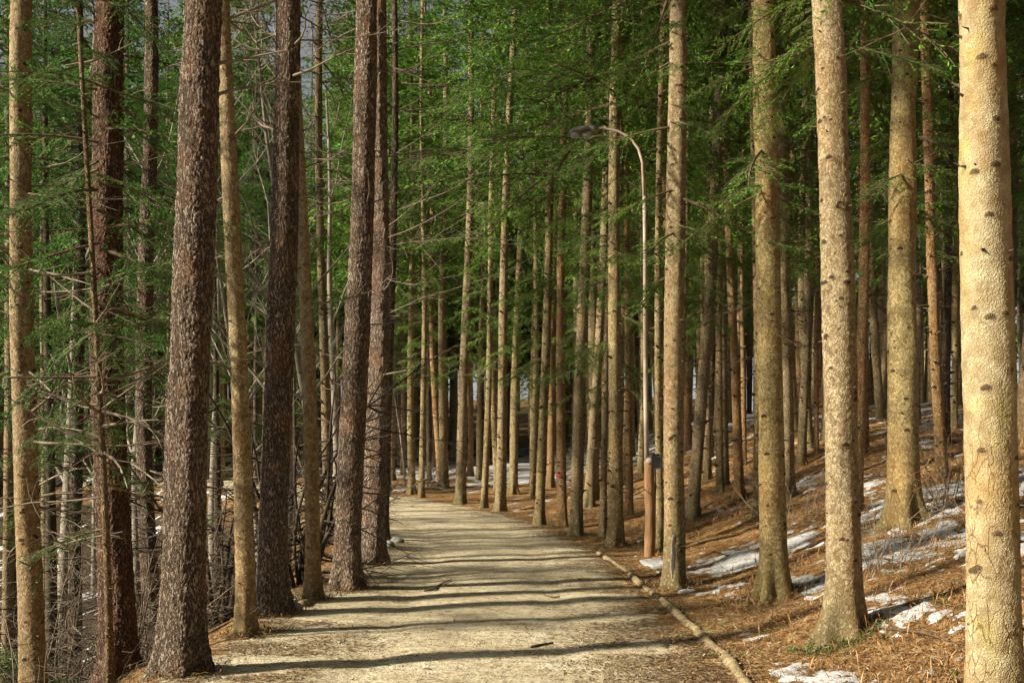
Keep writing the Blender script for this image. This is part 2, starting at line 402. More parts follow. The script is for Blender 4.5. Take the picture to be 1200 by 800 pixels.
# ------------------------------------------------------------------ trunks and dead branches
def trunk_mesh(name, r, Ht, mat, lean=(0, 0), n=32, dz=.05, zfine=9, flare=.35, seed=0, wob=.03, nub=0., bend=0., extra=None):
    rg = np.random.RandomState(seed)
    zs = np.concatenate([np.arange(-.45, zfine, dz), np.linspace(zfine, Ht, 16)])
    th = np.arange(n) * 2 * pi / n
    Z, TH = np.meshgrid(zs, th, indexing='ij')
    rad = r * .97 * (1 - .80 * np.clip(Z, 0, None) / Ht)
    k = 3 + seed % 3; ph = rg.uniform(0, 6)
    fl = flare * .95 * r * np.exp(-np.clip(Z, -.1, None) / .19) * (1 + .8 * np.cos(k * TH + ph) + .25 * np.cos((k + 2) * TH + ph * 2))
    fl += .10 * r * .45 * np.exp(-np.clip(Z, 0, None) / .7)
    lob = r * .025 * np.sin(2 * TH + ph + Z * .6) + r * .02 * np.sin(3 * TH + ph * 2 - Z * .9)
    rad = rad + fl + lob
    nz = vnoise(np.cos(TH) * 1.4 + 9 + seed * 3.1, Z * 1.6 + np.sin(TH) * 1.4) - .5
    rad = rad + r * .13 * nz
    KN = np.zeros_like(Z)
    if nub:
        for zb in np.arange(.45, zfine, .25):
            zc = zb + rg.uniform(-.08, .08); rad = rad + r * .02 * np.exp(-((Z - zc) / .07) ** 2)
            for q in range(rg.randint(3, 6)):
                tc = rg.uniform(0, 2 * pi); d = (np.angle(np.exp(1j * (TH - tc)))) * r; sz = rg.uniform(.010, .025); zq = Z - zc - rg.uniform(-.05, .05)
                g = np.exp(-((d * .7) ** 2 + ((zq + .25 * np.abs(d)) * 1.5) ** 2) / (sz ** 2)); rad = rad + nub * g * sz / .018; KN = np.maximum(KN, g)
    else: rad = rad * (1 + .035 * np.sin(Z * 2 * pi / .42 + ph) ** 8)
    wx = wob * (np.sin(zs * .5 + ph) - math.sin(ph)) + bend * zs ** 2; wy = wob * (np.cos(zs * .37 + ph) - math.cos(ph))
    X = np.cos(TH) * rad + (lean[0] * zs + wx)[:, None]; Y = np.sin(TH) * rad + (lean[1] * zs + wy)[:, None]
    V = np.stack([X, Y, Z], -1).reshape(-1, 3); m = len(zs)
    i = np.arange(m - 1)[:, None] * n; j = np.arange(n)[None]; j2 = (j + 1) % n
    mb = MB(); mb.add(V, np.stack([i + j, i + j2, i + n + j2, i + n + j], -1).reshape(-1, 4))
    cen = lambda z: (lean[0] * z + wob * (math.sin(z * .5 + ph) - math.sin(ph)) + bend * z * z, lean[1] * z + wob * (math.cos(z * .37 + ph) - math.cos(ph)))
    nk = len(mb.v[0])
    if extra:
        e = MB(); extra(e, cen); 
        for v, q in zip(e.v, e.q): mb.add(v, q - q.min(), 1)
    kk = np.zeros(mb.n); kk[:nk] = KN.ravel()
    return mb.mesh(name, [mat, M['stub']], attrs={'knot': kk}), cen

def dead_limb(mb, rg, p, az, L, r, pitch=0., sub=0, n=4, curl=.3):
    pts = [np.array(p, float)]; d = np.array([math.cos(az) * math.cos(pitch), math.sin(az) * math.cos(pitch), math.sin(pitch)])
    k = max(3, int(L / .14)); k = min(k, 12)
    c = np.array([rg.uniform(-1, 1), rg.uniform(-1, 1), rg.uniform(-.6, .9)]) * curl
    for i in range(k):
        d = d + c / k + np.array([rg.uniform(-1, 1), rg.uniform(-1, 1), rg.uniform(-1, 1)]) * .10
        d /= np.linalg.norm(d); pts.append(pts[-1] + d * L / k)
    tube(mb, pts, np.linspace(r, max(r * .25, .0018), k + 1), n, cap=False)
    if sub:
        for q in range(int(2 + L * 4)):
            i = rg.randint(1, k - 1); sgn = rg.choice((-1, 1))
            dd = pts[i + 1] - pts[i]; a2 = math.atan2(dd[1], dd[0]) + sgn * rg.uniform(.5, 1.1)
            dead_limb(mb, rg, pts[i], a2, L * rg.uniform(.15, .45), r * .45, rg.uniform(-.5, .5), sub - 1, 3, .5)

def stubs(mb, rg, r, Ht, cen, z0, z1, dz=.36, long_from=2.5, plong=.12, lmax=1.0, stub=.06):
    z = z0
    while z < z1:
        for q in range(rg.randint(3, 5) if stub > .045 else rg.randint(2, 4)):
            zz = z + rg.uniform(-.07, .07); a = rg.uniform(0, 2 * pi); c = cen(zz); rr = r * (1 - .8 * zz / Ht) * .92
            p = (c[0] + math.cos(a) * rr, c[1] + math.sin(a) * rr, zz)
            if zz > long_from and rg.random() < plong: dead_limb(mb, rg, p, a, rg.uniform(.3, lmax), rg.uniform(.005, .009), rg.uniform(-.35, .2), 1)
            else: dead_limb(mb, rg, p, a, rg.uniform(.025, stub + .03), rg.uniform(.008, .016) * (1.6 if stub > .045 else .8), rg.uniform(-.2, .5), 0, 5)
        z += dz * rg.uniform(.8, 1.25)

# ------------------------------------------------------------------ ground, path, snow
def axis_coords(a, b, lo, hi, d, g=1.07):
    c = list(np.arange(a, b, d)); s = d
    while c[-1] < hi: s *= g; c.append(c[-1] + s)
    s = d
    while c[0] > lo: s *= g; c.insert(0, c[0] - s)
    return np.array(c)

def ground_mat(name):
    n = NT(name); v = n.coord((1, 1, 1), rand=False)
    at = n.n('Attribute'); at.attribute_name = 'sand'; at2 = n.n('Attribute'); at2.attribute_name = 'wild'
    n1 = n.noise(v, 1.7, 5, .6); n2 = n.noise(v, 9, 6, .7); n3 = n.noise(v, 45, 4, .7); n4 = n.noise(n.coord((.5, 2.2, 1), rand=False), 3, 5, .65)
    sand = n.ramp(n.math('ADD', n.math('MULTIPLY', n1, .5), n.math('MULTIPLY', n4, .5)), [(.36, (.40, .325, .205)), (.5, (.58, .495, .335)), (.62, (.70, .63, .46))])
    sand = n.mix(n.ramp(n3, [(.33, .55), (.5, 0.)]), sand, (.20, .14, .085))
    peb = n.vor(v, 55); sand = n.mix(n.ramp(peb, [(.12, .55), (.25, 0.)]), sand, (.62, .58, .50))
    spot = n.noise(v, 14, 5, .75); sand = n.mix(n.ramp(spot, [(.50, 0.), (.63, .75)]), sand, (.19, .115, .055)); sp2 = n.noise(n.coord((.6, 2, 1), rand=False), 5, 5, .7); sand = n.mix(n.ramp(sp2, [(.52, 0.), (.66, .45)]), sand, (.30, .215, .12))
    lit = n.ramp(n2, [(.28, (.05, .024, .01)), (.40, (.19, .095, .035)), (.50, (.42, .225, .085)), (.66, (.60, .40, .19))])
    lit = n.mix(n.ramp(n3, [(.38, .75), (.55, 0.)]), lit, (.05, .025, .012))
    gr = n.noise(v, 2.4, 4); lit = n.mix(n.ramp(gr, [(.60, 0.), (.75, .5)]), lit, (.07, .09, .025))
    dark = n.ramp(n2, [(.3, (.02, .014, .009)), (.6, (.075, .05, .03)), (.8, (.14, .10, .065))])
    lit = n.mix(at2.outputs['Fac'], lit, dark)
    m = n.math('ADD', at.outputs['Fac'], n.math('MULTIPLY', n.math('SUBTRACT', n2, .5), 1.1)); m = n.math('ADD', m, n.math('MULTIPLY', n.math('SUBTRACT', n1, .5), .9))
    mk = n.ramp(m, [(.40, 0.), (.60, 1.)])
    col = n.mix(mk, lit, sand)
    hh = n.math('ADD', n.math('MULTIPLY', n2, 1.), n.math('MULTIPLY', n3, .5)); hh = n.math('ADD', hh, n.math('MULTIPLY', n.ramp(peb, [(.1, 1.), (.3, 0.)]), .25))
    hh = n.math('MULTIPLY', hh, n.math('SUBTRACT', 1.25, n.math('MULTIPLY', mk, .75)))
    return n.finish(col, .95, hh, .05, .1)
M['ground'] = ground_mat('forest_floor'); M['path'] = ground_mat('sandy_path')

def sand_attr(x, y, u):
    right = 1 - smooth(.75, 2.1, u); left = smooth(-3.1, -.9, u)
    return np.clip(right * left * .95 + .05, 0, 1) * smooth(-3.6, -2.6, u) * (1 - smooth(1.6, 2.4, u))
def grid(xs, ys):
    X, Y = np.meshgrid(xs, ys); nx = len(xs); ny = len(ys)
    i = np.arange(ny - 1)[:, None] * nx; j = np.arange(nx - 1)[None]
    return X, Y, np.stack([i + j, i + j + 1, i + nx + j + 1, i + nx + j], -1).reshape(-1, 4)

xs = axis_coords(-6, 9, -260, 260, .055); ys = axis_coords(5.5, 22, -60, 420, .06)
X, Y, Q = grid(xs, ys); U = pathu(X, Y); Z = height(X, Y, U)
wob = (fbm(X * 3, Y * 3) - .5) * .5
Zg = Z - .05 * (1 - smooth(1.50, 1.80, np.abs(U + .12) + wob))
mb = MB(); mb.add(np.stack([X, Y, Zg], -1).reshape(-1, 3), Q)
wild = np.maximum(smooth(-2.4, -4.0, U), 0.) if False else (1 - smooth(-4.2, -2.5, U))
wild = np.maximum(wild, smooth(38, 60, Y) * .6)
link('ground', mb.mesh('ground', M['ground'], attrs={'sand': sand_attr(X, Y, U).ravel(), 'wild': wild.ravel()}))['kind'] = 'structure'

sy = np.concatenate([np.arange(-8, 24, .06), np.arange(24, 62, .15)]); su = np.arange(-2.25, 2.06, .055)
SU, SY = np.meshgrid(su, sy)
cx = np.interp(SY, _cy, _cx); tx = np.interp(SY, _cy, _tx); ty = np.interp(SY, _cy, _ty)
PX = cx + SU * ty; PY = SY - SU * tx
PZ = height(PX, PY, SU) - .05 * smooth(1.62, 1.90, np.abs(SU + .12) + (fbm(PX * 3, PY * 3) - .5) * .5) + .001
nx = len(su); i = np.arange(len(sy) - 1)[:, None] * nx; j = np.arange(nx - 1)[None]
mb = MB(); mb.add(np.stack([PX, PY, PZ], -1).reshape(-1, 3), np.stack([i + j, i + j + 1, i + nx + j + 1, i + nx + j], -1).reshape(-1, 4))
link('path', mb.mesh('path', M['path'], attrs={'sand': sand_attr(PX, PY, SU).ravel(), 'wild': np.zeros(PX.size)}))['kind'] = 'structure'

SNOW = []   # (pixel x, pixel y, radius across px, weight)
for a, b, w, k in [(760, 660, 26, .8), (800, 690, 30, .55), (745, 672, 18, .6), (870, 655, 45, .85), (925, 640, 55, .8), (960, 690, 40, .7), (850, 690, 30, .5),
                   (1085, 590, 60, .85), (1120, 575, 50, .85), (1040, 645, 50, .6), (1110, 632, 50, .6), (1060, 720, 45, .62), (1105, 722, 34, .6), (1010, 655, 40, .7),
                   (945, 794, 40, .62), (1000, 797, 30, .45), (880, 745, 22, .5), (1200, 640, 60, .8), (1200, 560, 80, .9), (800, 770, 14, .3), (1010, 575, 40, .5), (930, 575, 40, .6),
                   (830, 792, 16, .5), (1230, 720, 60, .7)]:
    hx, hy = hit(a, b); SNOW.append((hx, hy, w / F * hy, k))
def snow_mask(x, y, u):
    m = np.full(x.shape, -.42)
    for hx, hy, r, k in SNOW:
        d = ((x - hx) / r) ** 2 + ((y - hy) / (r * 1.5 + .15)) ** 2
        m = np.maximum(m, k * np.exp(-d * .8) - .42)
    far = smooth(33, 41, y) * smooth(2.5, 9, u) * (.50 + .45 * np.exp(-((x / (y + 2) - .04) / .09) ** 2)) * (1 - .45 * smooth(60, 80, y))
    far = np.maximum(far, smooth(15, 24, y) * smooth(6, 11, u) * smooth(.18, .3, x / (y + 2)) * .32)
    gul = (1 - smooth(-8.5, -5, u)) * .27
    m = np.maximum(m, np.maximum(far, gul) - .42)
    nz = fbm(x * 1.1 + 3, y * 1.1, 5) - .5; nf = fbm(x * 9, y * 9, 3) - .5
    return m + nz * 1.0 + nf * 1.5 + (fbm(x * 24, y * 24, 2) - .5) * .5 - .05
def snow_mat():
    n = NT('old_snow'); v = n.coord((1, 1, 1), rand=False); a = n.noise(v, 6, 5); b = n.noise(v, 38, 4, .7)
    col = n.ramp(a, [(.3, (.36, .35, .34)), (.7, (.66, .66, .67))]); col = n.mix(n.ramp(b, [(.57, 0.), (.62, .85)]), col, (.22, .12, .05)); c2 = n.noise(v, 16, 4, .7); col = n.mix(n.ramp(c2, [(.56, 0.), (.62, .8)]), col, (.26, .15, .07))
    return n.finish(col, .6, n.math('ADD', a, n.math('MULTIPLY', b, .4)), .03, .3)
M['snow'] = snow_mat()
mb = MB()
for (xa, xb, ya, yb, d) in [(1.5, 9, 6, 20, .05), (-30, 40, 20, 75, .17), (9, 24, 6, 20, .12), (-22, -4.5, 4, 20, .12)]:
    X, Y, Q = grid(np.arange(xa, xb + d * .5, d), np.arange(ya, yb + d * .5, d)); U = pathu(X, Y)
    m = snow_mask(X, Y, U); m = np.where(np.abs(U) < 2.0, -1, m)
    if d < .1: pass
    Zs = height(X, Y, U) + np.clip(m * .08, -.02, .018)
    ok = (m.ravel()[Q] > -.12).any(1)
    mb.add(np.stack([X, Y, Zs], -1).reshape(-1, 3), Q[ok])
tag(link('snow', mb.mesh('snow', M['snow'])), kind='structure')

# ------------------------------------------------------------------ trees measured from the photograph
def crown_obj(me, parent, lean, rz):
    from mathutils import Matrix, Vector
    q = Vector((0, 0, 1)).rotation_difference(Vector((lean[0], lean[1], 1)).normalized())
    o = link('crown', me, parent); o.rotation_euler = (q.to_matrix() @ Matrix.Rotation(rz, 3, 'Z')).to_euler(); return o
CN = [M['needles'], M['wood']]; CF = [M['fir'], M['wood']]
crown_fine = [crown(random.Random(20 + i), zc, 22, 2.0, fine_to=8, mid_to=10.5, dens=.62, low=14).mesh('crown_fine', CN, False) for i, zc in enumerate((5.4, 6.4, 7.2))]
crown_mid = [crown(random.Random(40 + i), zc, 21, 1.8, fine_to=0, mid_to=10.5, dens=.50, low=14).mesh('crown_mid', CN, False) for i, zc in enumerate((6.0, 7.2, 8.4))]
crown_far = [crown(random.Random(60 + i), zc, 20, 1.7, fine_to=0, mid_to=8, dens=.36, low=8).mesh('crown_far', CN, False) for i, zc in enumerate((6.2, 8.0, 9.5))]

HERO = []   # (x, y, radius) for spacing
NEARMAT = ('spruce_near', 'spruce_moss', 'spruce_olive', 'plated', 'rough_near', 'rough_dark', 'rough_grey')
def tree(name, x0, xb, yb, w, mat, label, crown_me=None, limbs=None, bend=0., flare=.35, Ht=22, stub=1, yref=0, nub=0., wob=.045, cat='tree', group=None, dd=None):
    if dd: Yd = dd; X = (xb - 600) / F * Yd
    else: X, Yd = hit(xb, yb)
    z = H1(X, Yd); r = w / F * Yd / 2
    ztop = EYE + (HY - yref) / F * Yd - z
    lx = ((x0 - 600) / F * Yd - X) / ztop - bend * ztop
    near = Yd < 14.5
    seed = len(HERO) + 1; rg = random.Random(seed * 13)
    vis = min(EYE + 560 / F * Yd - z + 1.0, Ht - 3)
    t = thing(name, label, cat, (X, Yd, z), group)
    n, dz = (max(64, min(112, int(2 * pi * r / .009))), .013) if near and mat in NEARMAT else (28, .06)
    def ex(e, cen):
        if stub: stubs(e, rg, r, Ht, cen, .5, vis, .33 if near else .25, plong=.10 * stub, long_from=2.2, stub=.06 if not near else .035)
    me, cen = trunk_mesh('trunk', r, Ht, M[mat], (lx, 0), n, dz, vis, flare, seed, wob, nub, bend, ex)
    link('trunk', me, t)
    if limbs:
        for q in limbs(rg, cen, r): link('branch', q.mesh('branch', M['twig'], True), t)
    if crown_me is None and 'young slender' not in label: crown_me = crown_high
    if crown_me is not None: crown_obj(crown_me, t, (lx + bend * 8, 0), rg.uniform(0, 6))
    HERO.append((X, Yd, w, xb, x0)); print('%-40s Y=%5.1f X=%5.2f z=%5.2f diam=%.2f lean=%.3f' % (label[:40], Yd, X, z, 2 * r, lx))
    return t, cen, r

def limbs_rough(az_list, z0, z1, cnt, L, sub=1, rr=.014):
    def f(rg, cen, r):
        out = []
        for i in range(cnt):
            mb = MB(); out.append(mb)
            z = rg.uniform(z0, z1); a = rg.choice(az_list) + rg.uniform(-.7, .7); c = cen(z)
            dead_limb(mb, rg, (c[0] + math.cos(a) * r * .8, c[1] + math.sin(a) * r * .8, z), a, rg.uniform(.4, 1) * L, rr * rg.uniform(.6, 1.1), rg.uniform(-.35, .45), sub, 5, .9)
        return out
    return f
crown_high = crown(random.Random(77), 11.8, 22, 2.2, mid_to=0, dens=.7, low=0).mesh('crown_high', CN, False); HIGH = True  # needle crown above the view, added over the left row to block sky light
# the row along the drop on one side of the path
tree('spruce_tree', 29, 42, None, 31, 'spruce_olive', 'olive barked slim spruce with whorled dead twigs, first trunk at the far left edge', None, limbs_rough([0, pi], 1.5, 6, 22, 1.2), Ht=18, dd=9.6, nub=.006)
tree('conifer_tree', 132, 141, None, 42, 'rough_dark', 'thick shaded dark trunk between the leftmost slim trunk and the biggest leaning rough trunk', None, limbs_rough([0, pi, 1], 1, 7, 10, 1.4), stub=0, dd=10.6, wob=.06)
tree('conifer_tree', 158, 184, None, 21, 'rough_near', 'slender gnarled trunk with curved twigs seen just behind the biggest rough trunk', None, limbs_rough([pi, 0, pi / 2], 1.0, 8, 34, 1.6, 2), stub=0, dd=14.2, wob=.12)
tree('conifer_tree', 234, 213, 787, 50, 'rough_near', 'massive furrowed red brown trunk leaning over beside the small cut stump', None, limbs_rough([-.4, .3], 4, 7, 4, 1.2), stub=0, flare=.3, bend=.0035, wob=.02)
tree('spruce_tree', 274, 289, 744, 22, 'spruce_olive', 'slim olive spruce trunk standing between the two thickest furrowed trunks of the bank', None, limbs_rough([pi, 0], 2, 6.5, 16, 1.0), Ht=18)
tree('conifer_tree', 328, 317, 720, 35, 'rough_near', 'thick straight furrowed trunk rooted on orange needles at the crest of the bank', None, limbs_rough([-.3, 2.8], 3.5, 8, 8, 1.5), stub=0, flare=.45)
tree('spruce_tree', 347, 367, 703, 17, 'spruce_olive', 'thin olive spruce with a short cut log lying at its foot', None, limbs_rough([pi, 0], 2.5, 7, 10, 1.0), Ht=18)
tree('conifer_tree', 422, 405, 690, 31, 'rough_grey', 'thick furrowed trunk, nearer one of the pair leaning apart at the path edge', None, limbs_rough([-.3, .4, 3], 2.5, 8, 20, 1.3, 2, .010), stub=0, flare=.4)
tree('conifer_tree', 446, 435, 661, 28, 'rough_grey', 'greyer furrowed trunk with long bare limbs, farther one of the pair by the path', None, limbs_rough([-.3, .1, .5, 2.6], 2.4, 10, 46, 2.2, 2, .010), stub=0, flare=.4)
tree('conifer_tree', 458, 451, 634, 10, 'rough', 'thin dark trunk half hidden behind the greyer trunk of the path pair', None, limbs_rough([0], 3, 9, 10, 1.2), stub=0)
tree('spruce_tree', 378, 384, None, 12, 'spruce_grey', 'narrow pale trunk glimpsed left of the path pair in shaded gully', crown_mid[2], dd=20)
tree('spruce_tree', 104, 130, None, 9.5, 'dull', 'young slender fir on the gully side carrying low green boughs', None, limbs_rough([0, pi, -1], .6, 3.4, 22, 1.3), dd=8.8, Ht=10, stub=1)
# the stand around the bend and on the slope
T1 = [
 (457, 459, 562, 9, 'spruce', 'slim sunlit spruce just right of the greyer path trunk, at the bend', 1),
 (482, 483, 579, 9.5, 'spruce', 'straight sunlit spruce, left of the close pair where the path vanishes', 2),
 (494, 494, 583, 7.5, 'spruce', 'thinner sunlit spruce, right of the close pair where the path vanishes', 0),
 (509, 509, 548, 5.5, 'spruce_warm', 'thin shaded trunk behind the bend, just right of the close sunlit pair', 1),
 (523, 520, 571, 11, 'spruce_grey', 'grey knotted spruce set back from the outer edge of the bend', 2),
 (553, 540, 590, 13, 'spruce_grey', 'grey knotted spruce at the outer edge of the bend, thickest of those there', 0),
 (553, 551, 558, 7, 'spruce_warm', 'thin reddish spruce peeping out beside the thick grey one at the bend', 1),
 (566, 562, 562, 7.5, 'spruce', 'thin bright spruce behind the bend, before the snow bank', 2),
 (585, 567, 595, 8, 'spruce', 'slim leaning spruce at the bend edge between the two knotted grey trunks', 1),
 (604, 586, 599, 12.5, 'spruce_grey', 'mossy grey spruce where needle litter meets the outer curve of the path', 0),
 (616, 602, 579, 10.5, 'spruce', 'sunlit spruce with flared foot standing before the snow bank', 2),
 (629, 624, 584, 7, 'spruce', 'slender spruce tucked close behind the trunk at the curve of the path', 1),
 (644, 632, 615, 12, 'spruce', 'bright spruce at the path edge, left of the one carrying a red paint mark', 0),
 (660, 645, 571, 9, 'spruce_warm', 'reddish spruce standing against snow just left of the red marked trunk', 2),
 (664, 659, 618, 12, 'spruce_warm', 'spruce with a small red paint mark, close beside a thicker grey trunk', 1),
 (688, 675, 628, 15.5, 'spruce_grey', 'thick grey spruce next to the red marked trunk by the path edge', 0),
 (716, 690, 594, 12, 'spruce_grey', 'knotted spruce a little up the slope, behind the thick grey one', 2),
 (720, 707, 631, 9, 'spruce_grey', 'thin pale spruce touching the bright thick trunk at the end of the log edging', 1),
 (729, 721, 641, 18, 'spruce', 'bright thick spruce right at the far end of the log edging', 0),
 (737, 732, 568, 7, 'spruce', 'thin spruce half hidden between log edging trunk and street lamp', 2),
 (741, 737, 604, 9, 'spruce_warm', 'slim golden spruce just left of the street lamp', 1),
 (754, 752, 552, 6.5, 'spruce', 'very thin spruce close behind the street lamp pole', 2),
 (778, 774, 645, 9, 'spruce', 'slim mossy trunk squeezed between street lamp and the big pocked spruce', 1),
 (786, 791, 690, 25.5, 'spruce_near', 'big pocked spruce just right of the street lamp, with a split foot', 3),
 (847, 811, 609, 15.5, 'spruce_grey', 'spruce leaning away behind the big pocked trunk, foot in orange litter', 0),
 (838, 829, 563, 9, 'spruce_grey', 'pale slim spruce on the slope, first of three thin neighbours', 1),
 (848, 844, 577, 9, 'spruce', 'slim sunlit spruce on the slope, middle of three thin neighbours', 2),
 (854, 851, 568, 7, 'spruce_grey', 'dull thin spruce on the slope, last of three thin neighbours', 0),
 (852, 866, 585, 11, 'spruce_warm', 'red barked spruce with spreading foot on the litter slope', 1),
 (876, 872, 545, 6, 'spruce_warm', 'thin golden spruce right behind the red barked one on the slope', 2),
 (884, 886, 608, 8, 'spruce', 'mossy yellow trunk peeping from behind the large mossy edged spruce', 1),
 (884, 908, 701, 32, 'spruce_moss', 'large moss edged spruce with dark shaded foot beside the snow patches', 4),
 (949, 939, 546, 11, 'spruce_grey', 'pale slim spruce standing in brambles left of the tall smooth grey trunk', 0),
 (953, 957, 532, 6, 'spruce_warm', 'thin shaded spruce close behind the tall smooth grey trunk', 1),
 (969, 989, 746, 39, 'spruce_near', 'tall smooth grey spruce with mossy foot, green tuft at its base', 5),
 (1012, 1004, 601, 13, 'spruce_warm', 'orange lit slender spruce just right of the tall smooth grey trunk', 2),
 (1022, 1014, 531, 7, 'spruce_warm', 'thin reddish spruce between orange lit trunk and the mossy cracked one', 1),
 (1066, 1060, 613, 36, 'spruce_moss', 'stout mossy spruce with cracked bark rising from the bramble slope', 4),
 (1079, 1105, 562, 14, 'spruce_warm', 'reddish leaning spruce behind the stout mossy one', 0),
 (1122, 1118, 502, 8, 'spruce', 'thin yellow lit spruce next to the nearest pale trunk', 2),
 (1108, 1109, 520, 9, 'rough', 'dark slim trunk between the reddish leaning spruce and nearest pale trunk', 1),
]
for x0, xb, yb, w, mat, lab, c in T1:
    cr = {0: crown_mid[0], 1: crown_mid[1], 2: crown_mid[2], 3: crown_fine[1], 4: crown_fine[1], 5: crown_fine[2]}[c]
    if xb in (675, 721, 632): cr = crown_fine[0]
    t, cen, r = tree('spruce_tree', x0, xb, yb, w, mat, lab, cr, stub=1, flare=.5 if xb in (602, 866, 1060, 989, 908) else .3, nub=.006 if mat in NEARMAT else 0)
    if xb == 791:
        for rw, off, mt in ((.034, .012, 'pale_bark'), (.017, .017, 'dark_bark')):
            mb = MB(); Vv = []
            for k in range(15):
                q = k / 14; z = .10 + .52 * q; c_ = cen(z); w_ = rw * math.sin(pi * min(1, q * .85 + .15)) ** .7 + .002 * math.sin(k * 2.3); a0 = -pi / 2 - .30 + .10 * q + .03 * math.sin(k)
                rr_ = r * .97 * (1 - .8 * z / 22) + .95 * .3 * r * math.exp(-z / .19) * .45 + .045 * r * math.exp(-z / .7) + off
                for sgn in (-1, 0, 1): Vv.append((c_[0] + math.cos(a0 + sgn * w_ / rr_) * (rr_ + (.004 if sgn == 0 and rw < .02 else 0)), c_[1] + math.sin(a0 + sgn * w_ / rr_) * rr_, z))
            mb.add(Vv, [(3 * k + j, 3 * k + j + 1, 3 * k + j + 4, 3 * k + j + 3) for k in range(14) for j in (0, 1)])
            link('split_rim' if rw > .02 else 'bark_split', mb.mesh('bark_split', M[mt]), t)
    if xb == 659:
        z = EYE - (557 - HY) / F * HERO[-1][1] - t.location.z; mb = MB()
        P = []; 
        for k in range(9):
            a = -pi / 2 - .5 + (k - 4) * .10; c_ = cen(z); P.append([(c_[0] + math.cos(a) * (r + .03), c_[1] + math.sin(a) * (r + .03), z + s * .028 * (1 - .12 * abs(k - 4))) for s in (-1, 1)])
        V = [p for q in P for p in q]; mb.add(V, [(2 * k, 2 * k + 2, 2 * k + 3, 2 * k + 1) for k in range(8)])
        link('paint_mark', mb.mesh('paint_mark', simple('red_paint', (.5, .02, .02), (.65, .05, .04))), t)
tree('spruce_tree', 1165, 1167, None, 60, 'plated', 'nearest and thickest trunk, pale cream bark with cracked plates at the right edge', crown_fine[2], stub=.6, flare=.12, nub=.007, dd=5.9)
# young fir foliage on the gully side
def young_crown(seed, zc, Ht, L, dens=.9): return crown(random.Random(seed), zc, Ht, L, fine_to=99, dens=dens, low=6).mesh('crown_young', CF, False)
yc = [young_crown(81, 2.5, 9.5, 1.2, .6), young_crown(82, 3.6, 9.2, 1.3, .6)]
for o in [o for o in COL.objects if o.get('label', '').startswith('young slender fir')]: crown_obj(yc[0], o, ((104 - 130) / F * 8.8 / 8, 0), .6)
FIR = [(-28, 11.5, 1, 'dense young fir cut by the left picture edge, dark green boughs', 1.1), (60, 15, 0, 'young fir in the gully behind the slim leftmost trunk', 1.),
       (172, 17, 1, 'green fir low in the gully behind the massive leaning trunk', .9), (255, 22, 0, 'fir down in the gully seen between massive trunk and slim olive spruce', .95), (345, 24, 1, 'small fir glimpsed behind the thick straight furrowed trunk', .6)]
for x, d, k, lab, s in FIR:
    X = (x - 600) / F * d; t = thing('fir_tree', lab, 'tree', (X, d, H1(X, d)), 'young firs in the gully', k); t.scale = (s * 1.15,) * 3
    me, cen = trunk_mesh('trunk', .075, 9.6, M['dark_bark'], (0, 0), 12, .15, 6, .3, 90 + k, extra=lambda e, c: stubs(e, random.Random(int(x + 99)), .075, 9.6, c, .4, 3, .3, .4, .6, 1.0)); link('trunk', me, t)
    link('crown', yc[k], t); HERO.append((X, d, 10, x, x))

TALL = [(88, 15.5, 'tall fir behind the slim leftmost trunk, boughs reaching across it', 0), (8, 18, 'tall fir at the far left edge behind the slim spruce', 1), (196, 41, 'tall fir behind the massive leaning furrowed trunk', 1),
        (150, 33, 'tall fir farther back between shaded dark trunk and massive leaning one', 0), (52, 27, 'tall fir far behind the leftmost slim trunk', 1), (258, 42, 'tall fir between massive leaning trunk and slim olive spruce, far back', 0),
        (300, 45, 'tall fir between slim olive spruce and thick straight furrowed trunk', 1), (342, 44, 'tall fir showing beside the thin olive spruce, far back', 0), (395, 46, 'tall fir showing just left of the path pair, far back', 1), (118, 37, 'tall fir deep in the gap left of the shaded dark trunk', 0), (228, 39, 'tall fir deep behind the massive leaning trunk', 1),
        (455, 37, 'tall fir standing off the path behind the slim spruce right of the path pair', 2), (503, 43, 'tall broad fir behind the close sunlit pair at the bend', 2), (430, 34, 'tall broad fir hidden behind the path pair except its boughs', 2),
        (472, 47, 'tall fir beyond the bend just right of the path pair', 0), (505, 56, 'tall fir far beyond the bend, above the close sunlit pair', 1), (440, 41, 'tall fir directly behind the path pair', 1), (420, 60, 'tall fir farthest back behind the path pair', 0), (365, 47, 'tall fir deep behind the thin olive spruce', 0), (280, 50, 'tall fir deep behind the slim olive spruce', 1)]
WIDE = [(408, 40, 'broad fir rising behind the path pair, nearest of the dense ones there', 2), (462, 52, 'broad dense fir beyond the bend by the greyer path trunk', 2), (490, 62, 'broad dense fir closing the gap above the vanishing path', 2), (535, 58, 'broad dense fir behind the thickest grey spruce of the bend', 2), (375, 57, 'broad dense fir deep between thin olive spruce and path pair', 2), (320, 60, 'broad dense fir deep behind the thick straight furrowed trunk', 2), (600, 64, 'broad dense fir deep behind the mossy grey spruce of the curve', 2), (655, 66, 'broad dense fir deep behind the red marked trunk', 2), (180, 55, 'broad dense fir deep between shaded dark and massive leaning trunks', 2), (40, 48, 'broad dense fir deep behind the leftmost slim spruce', 2)]
TALL += WIDE
tcr = [crown(random.Random(180 + i), zc, 19, 2.1, fine_to=0, mid_to=12, dens=.62, low=12).mesh('crown_tall', CF, False) for i, zc in enumerate((6.5, 7.5))] + [crown(random.Random(190), 6.5, 19.5, 2.8, mid_to=0, dens=.85).mesh('crown_wide', CN, False)]
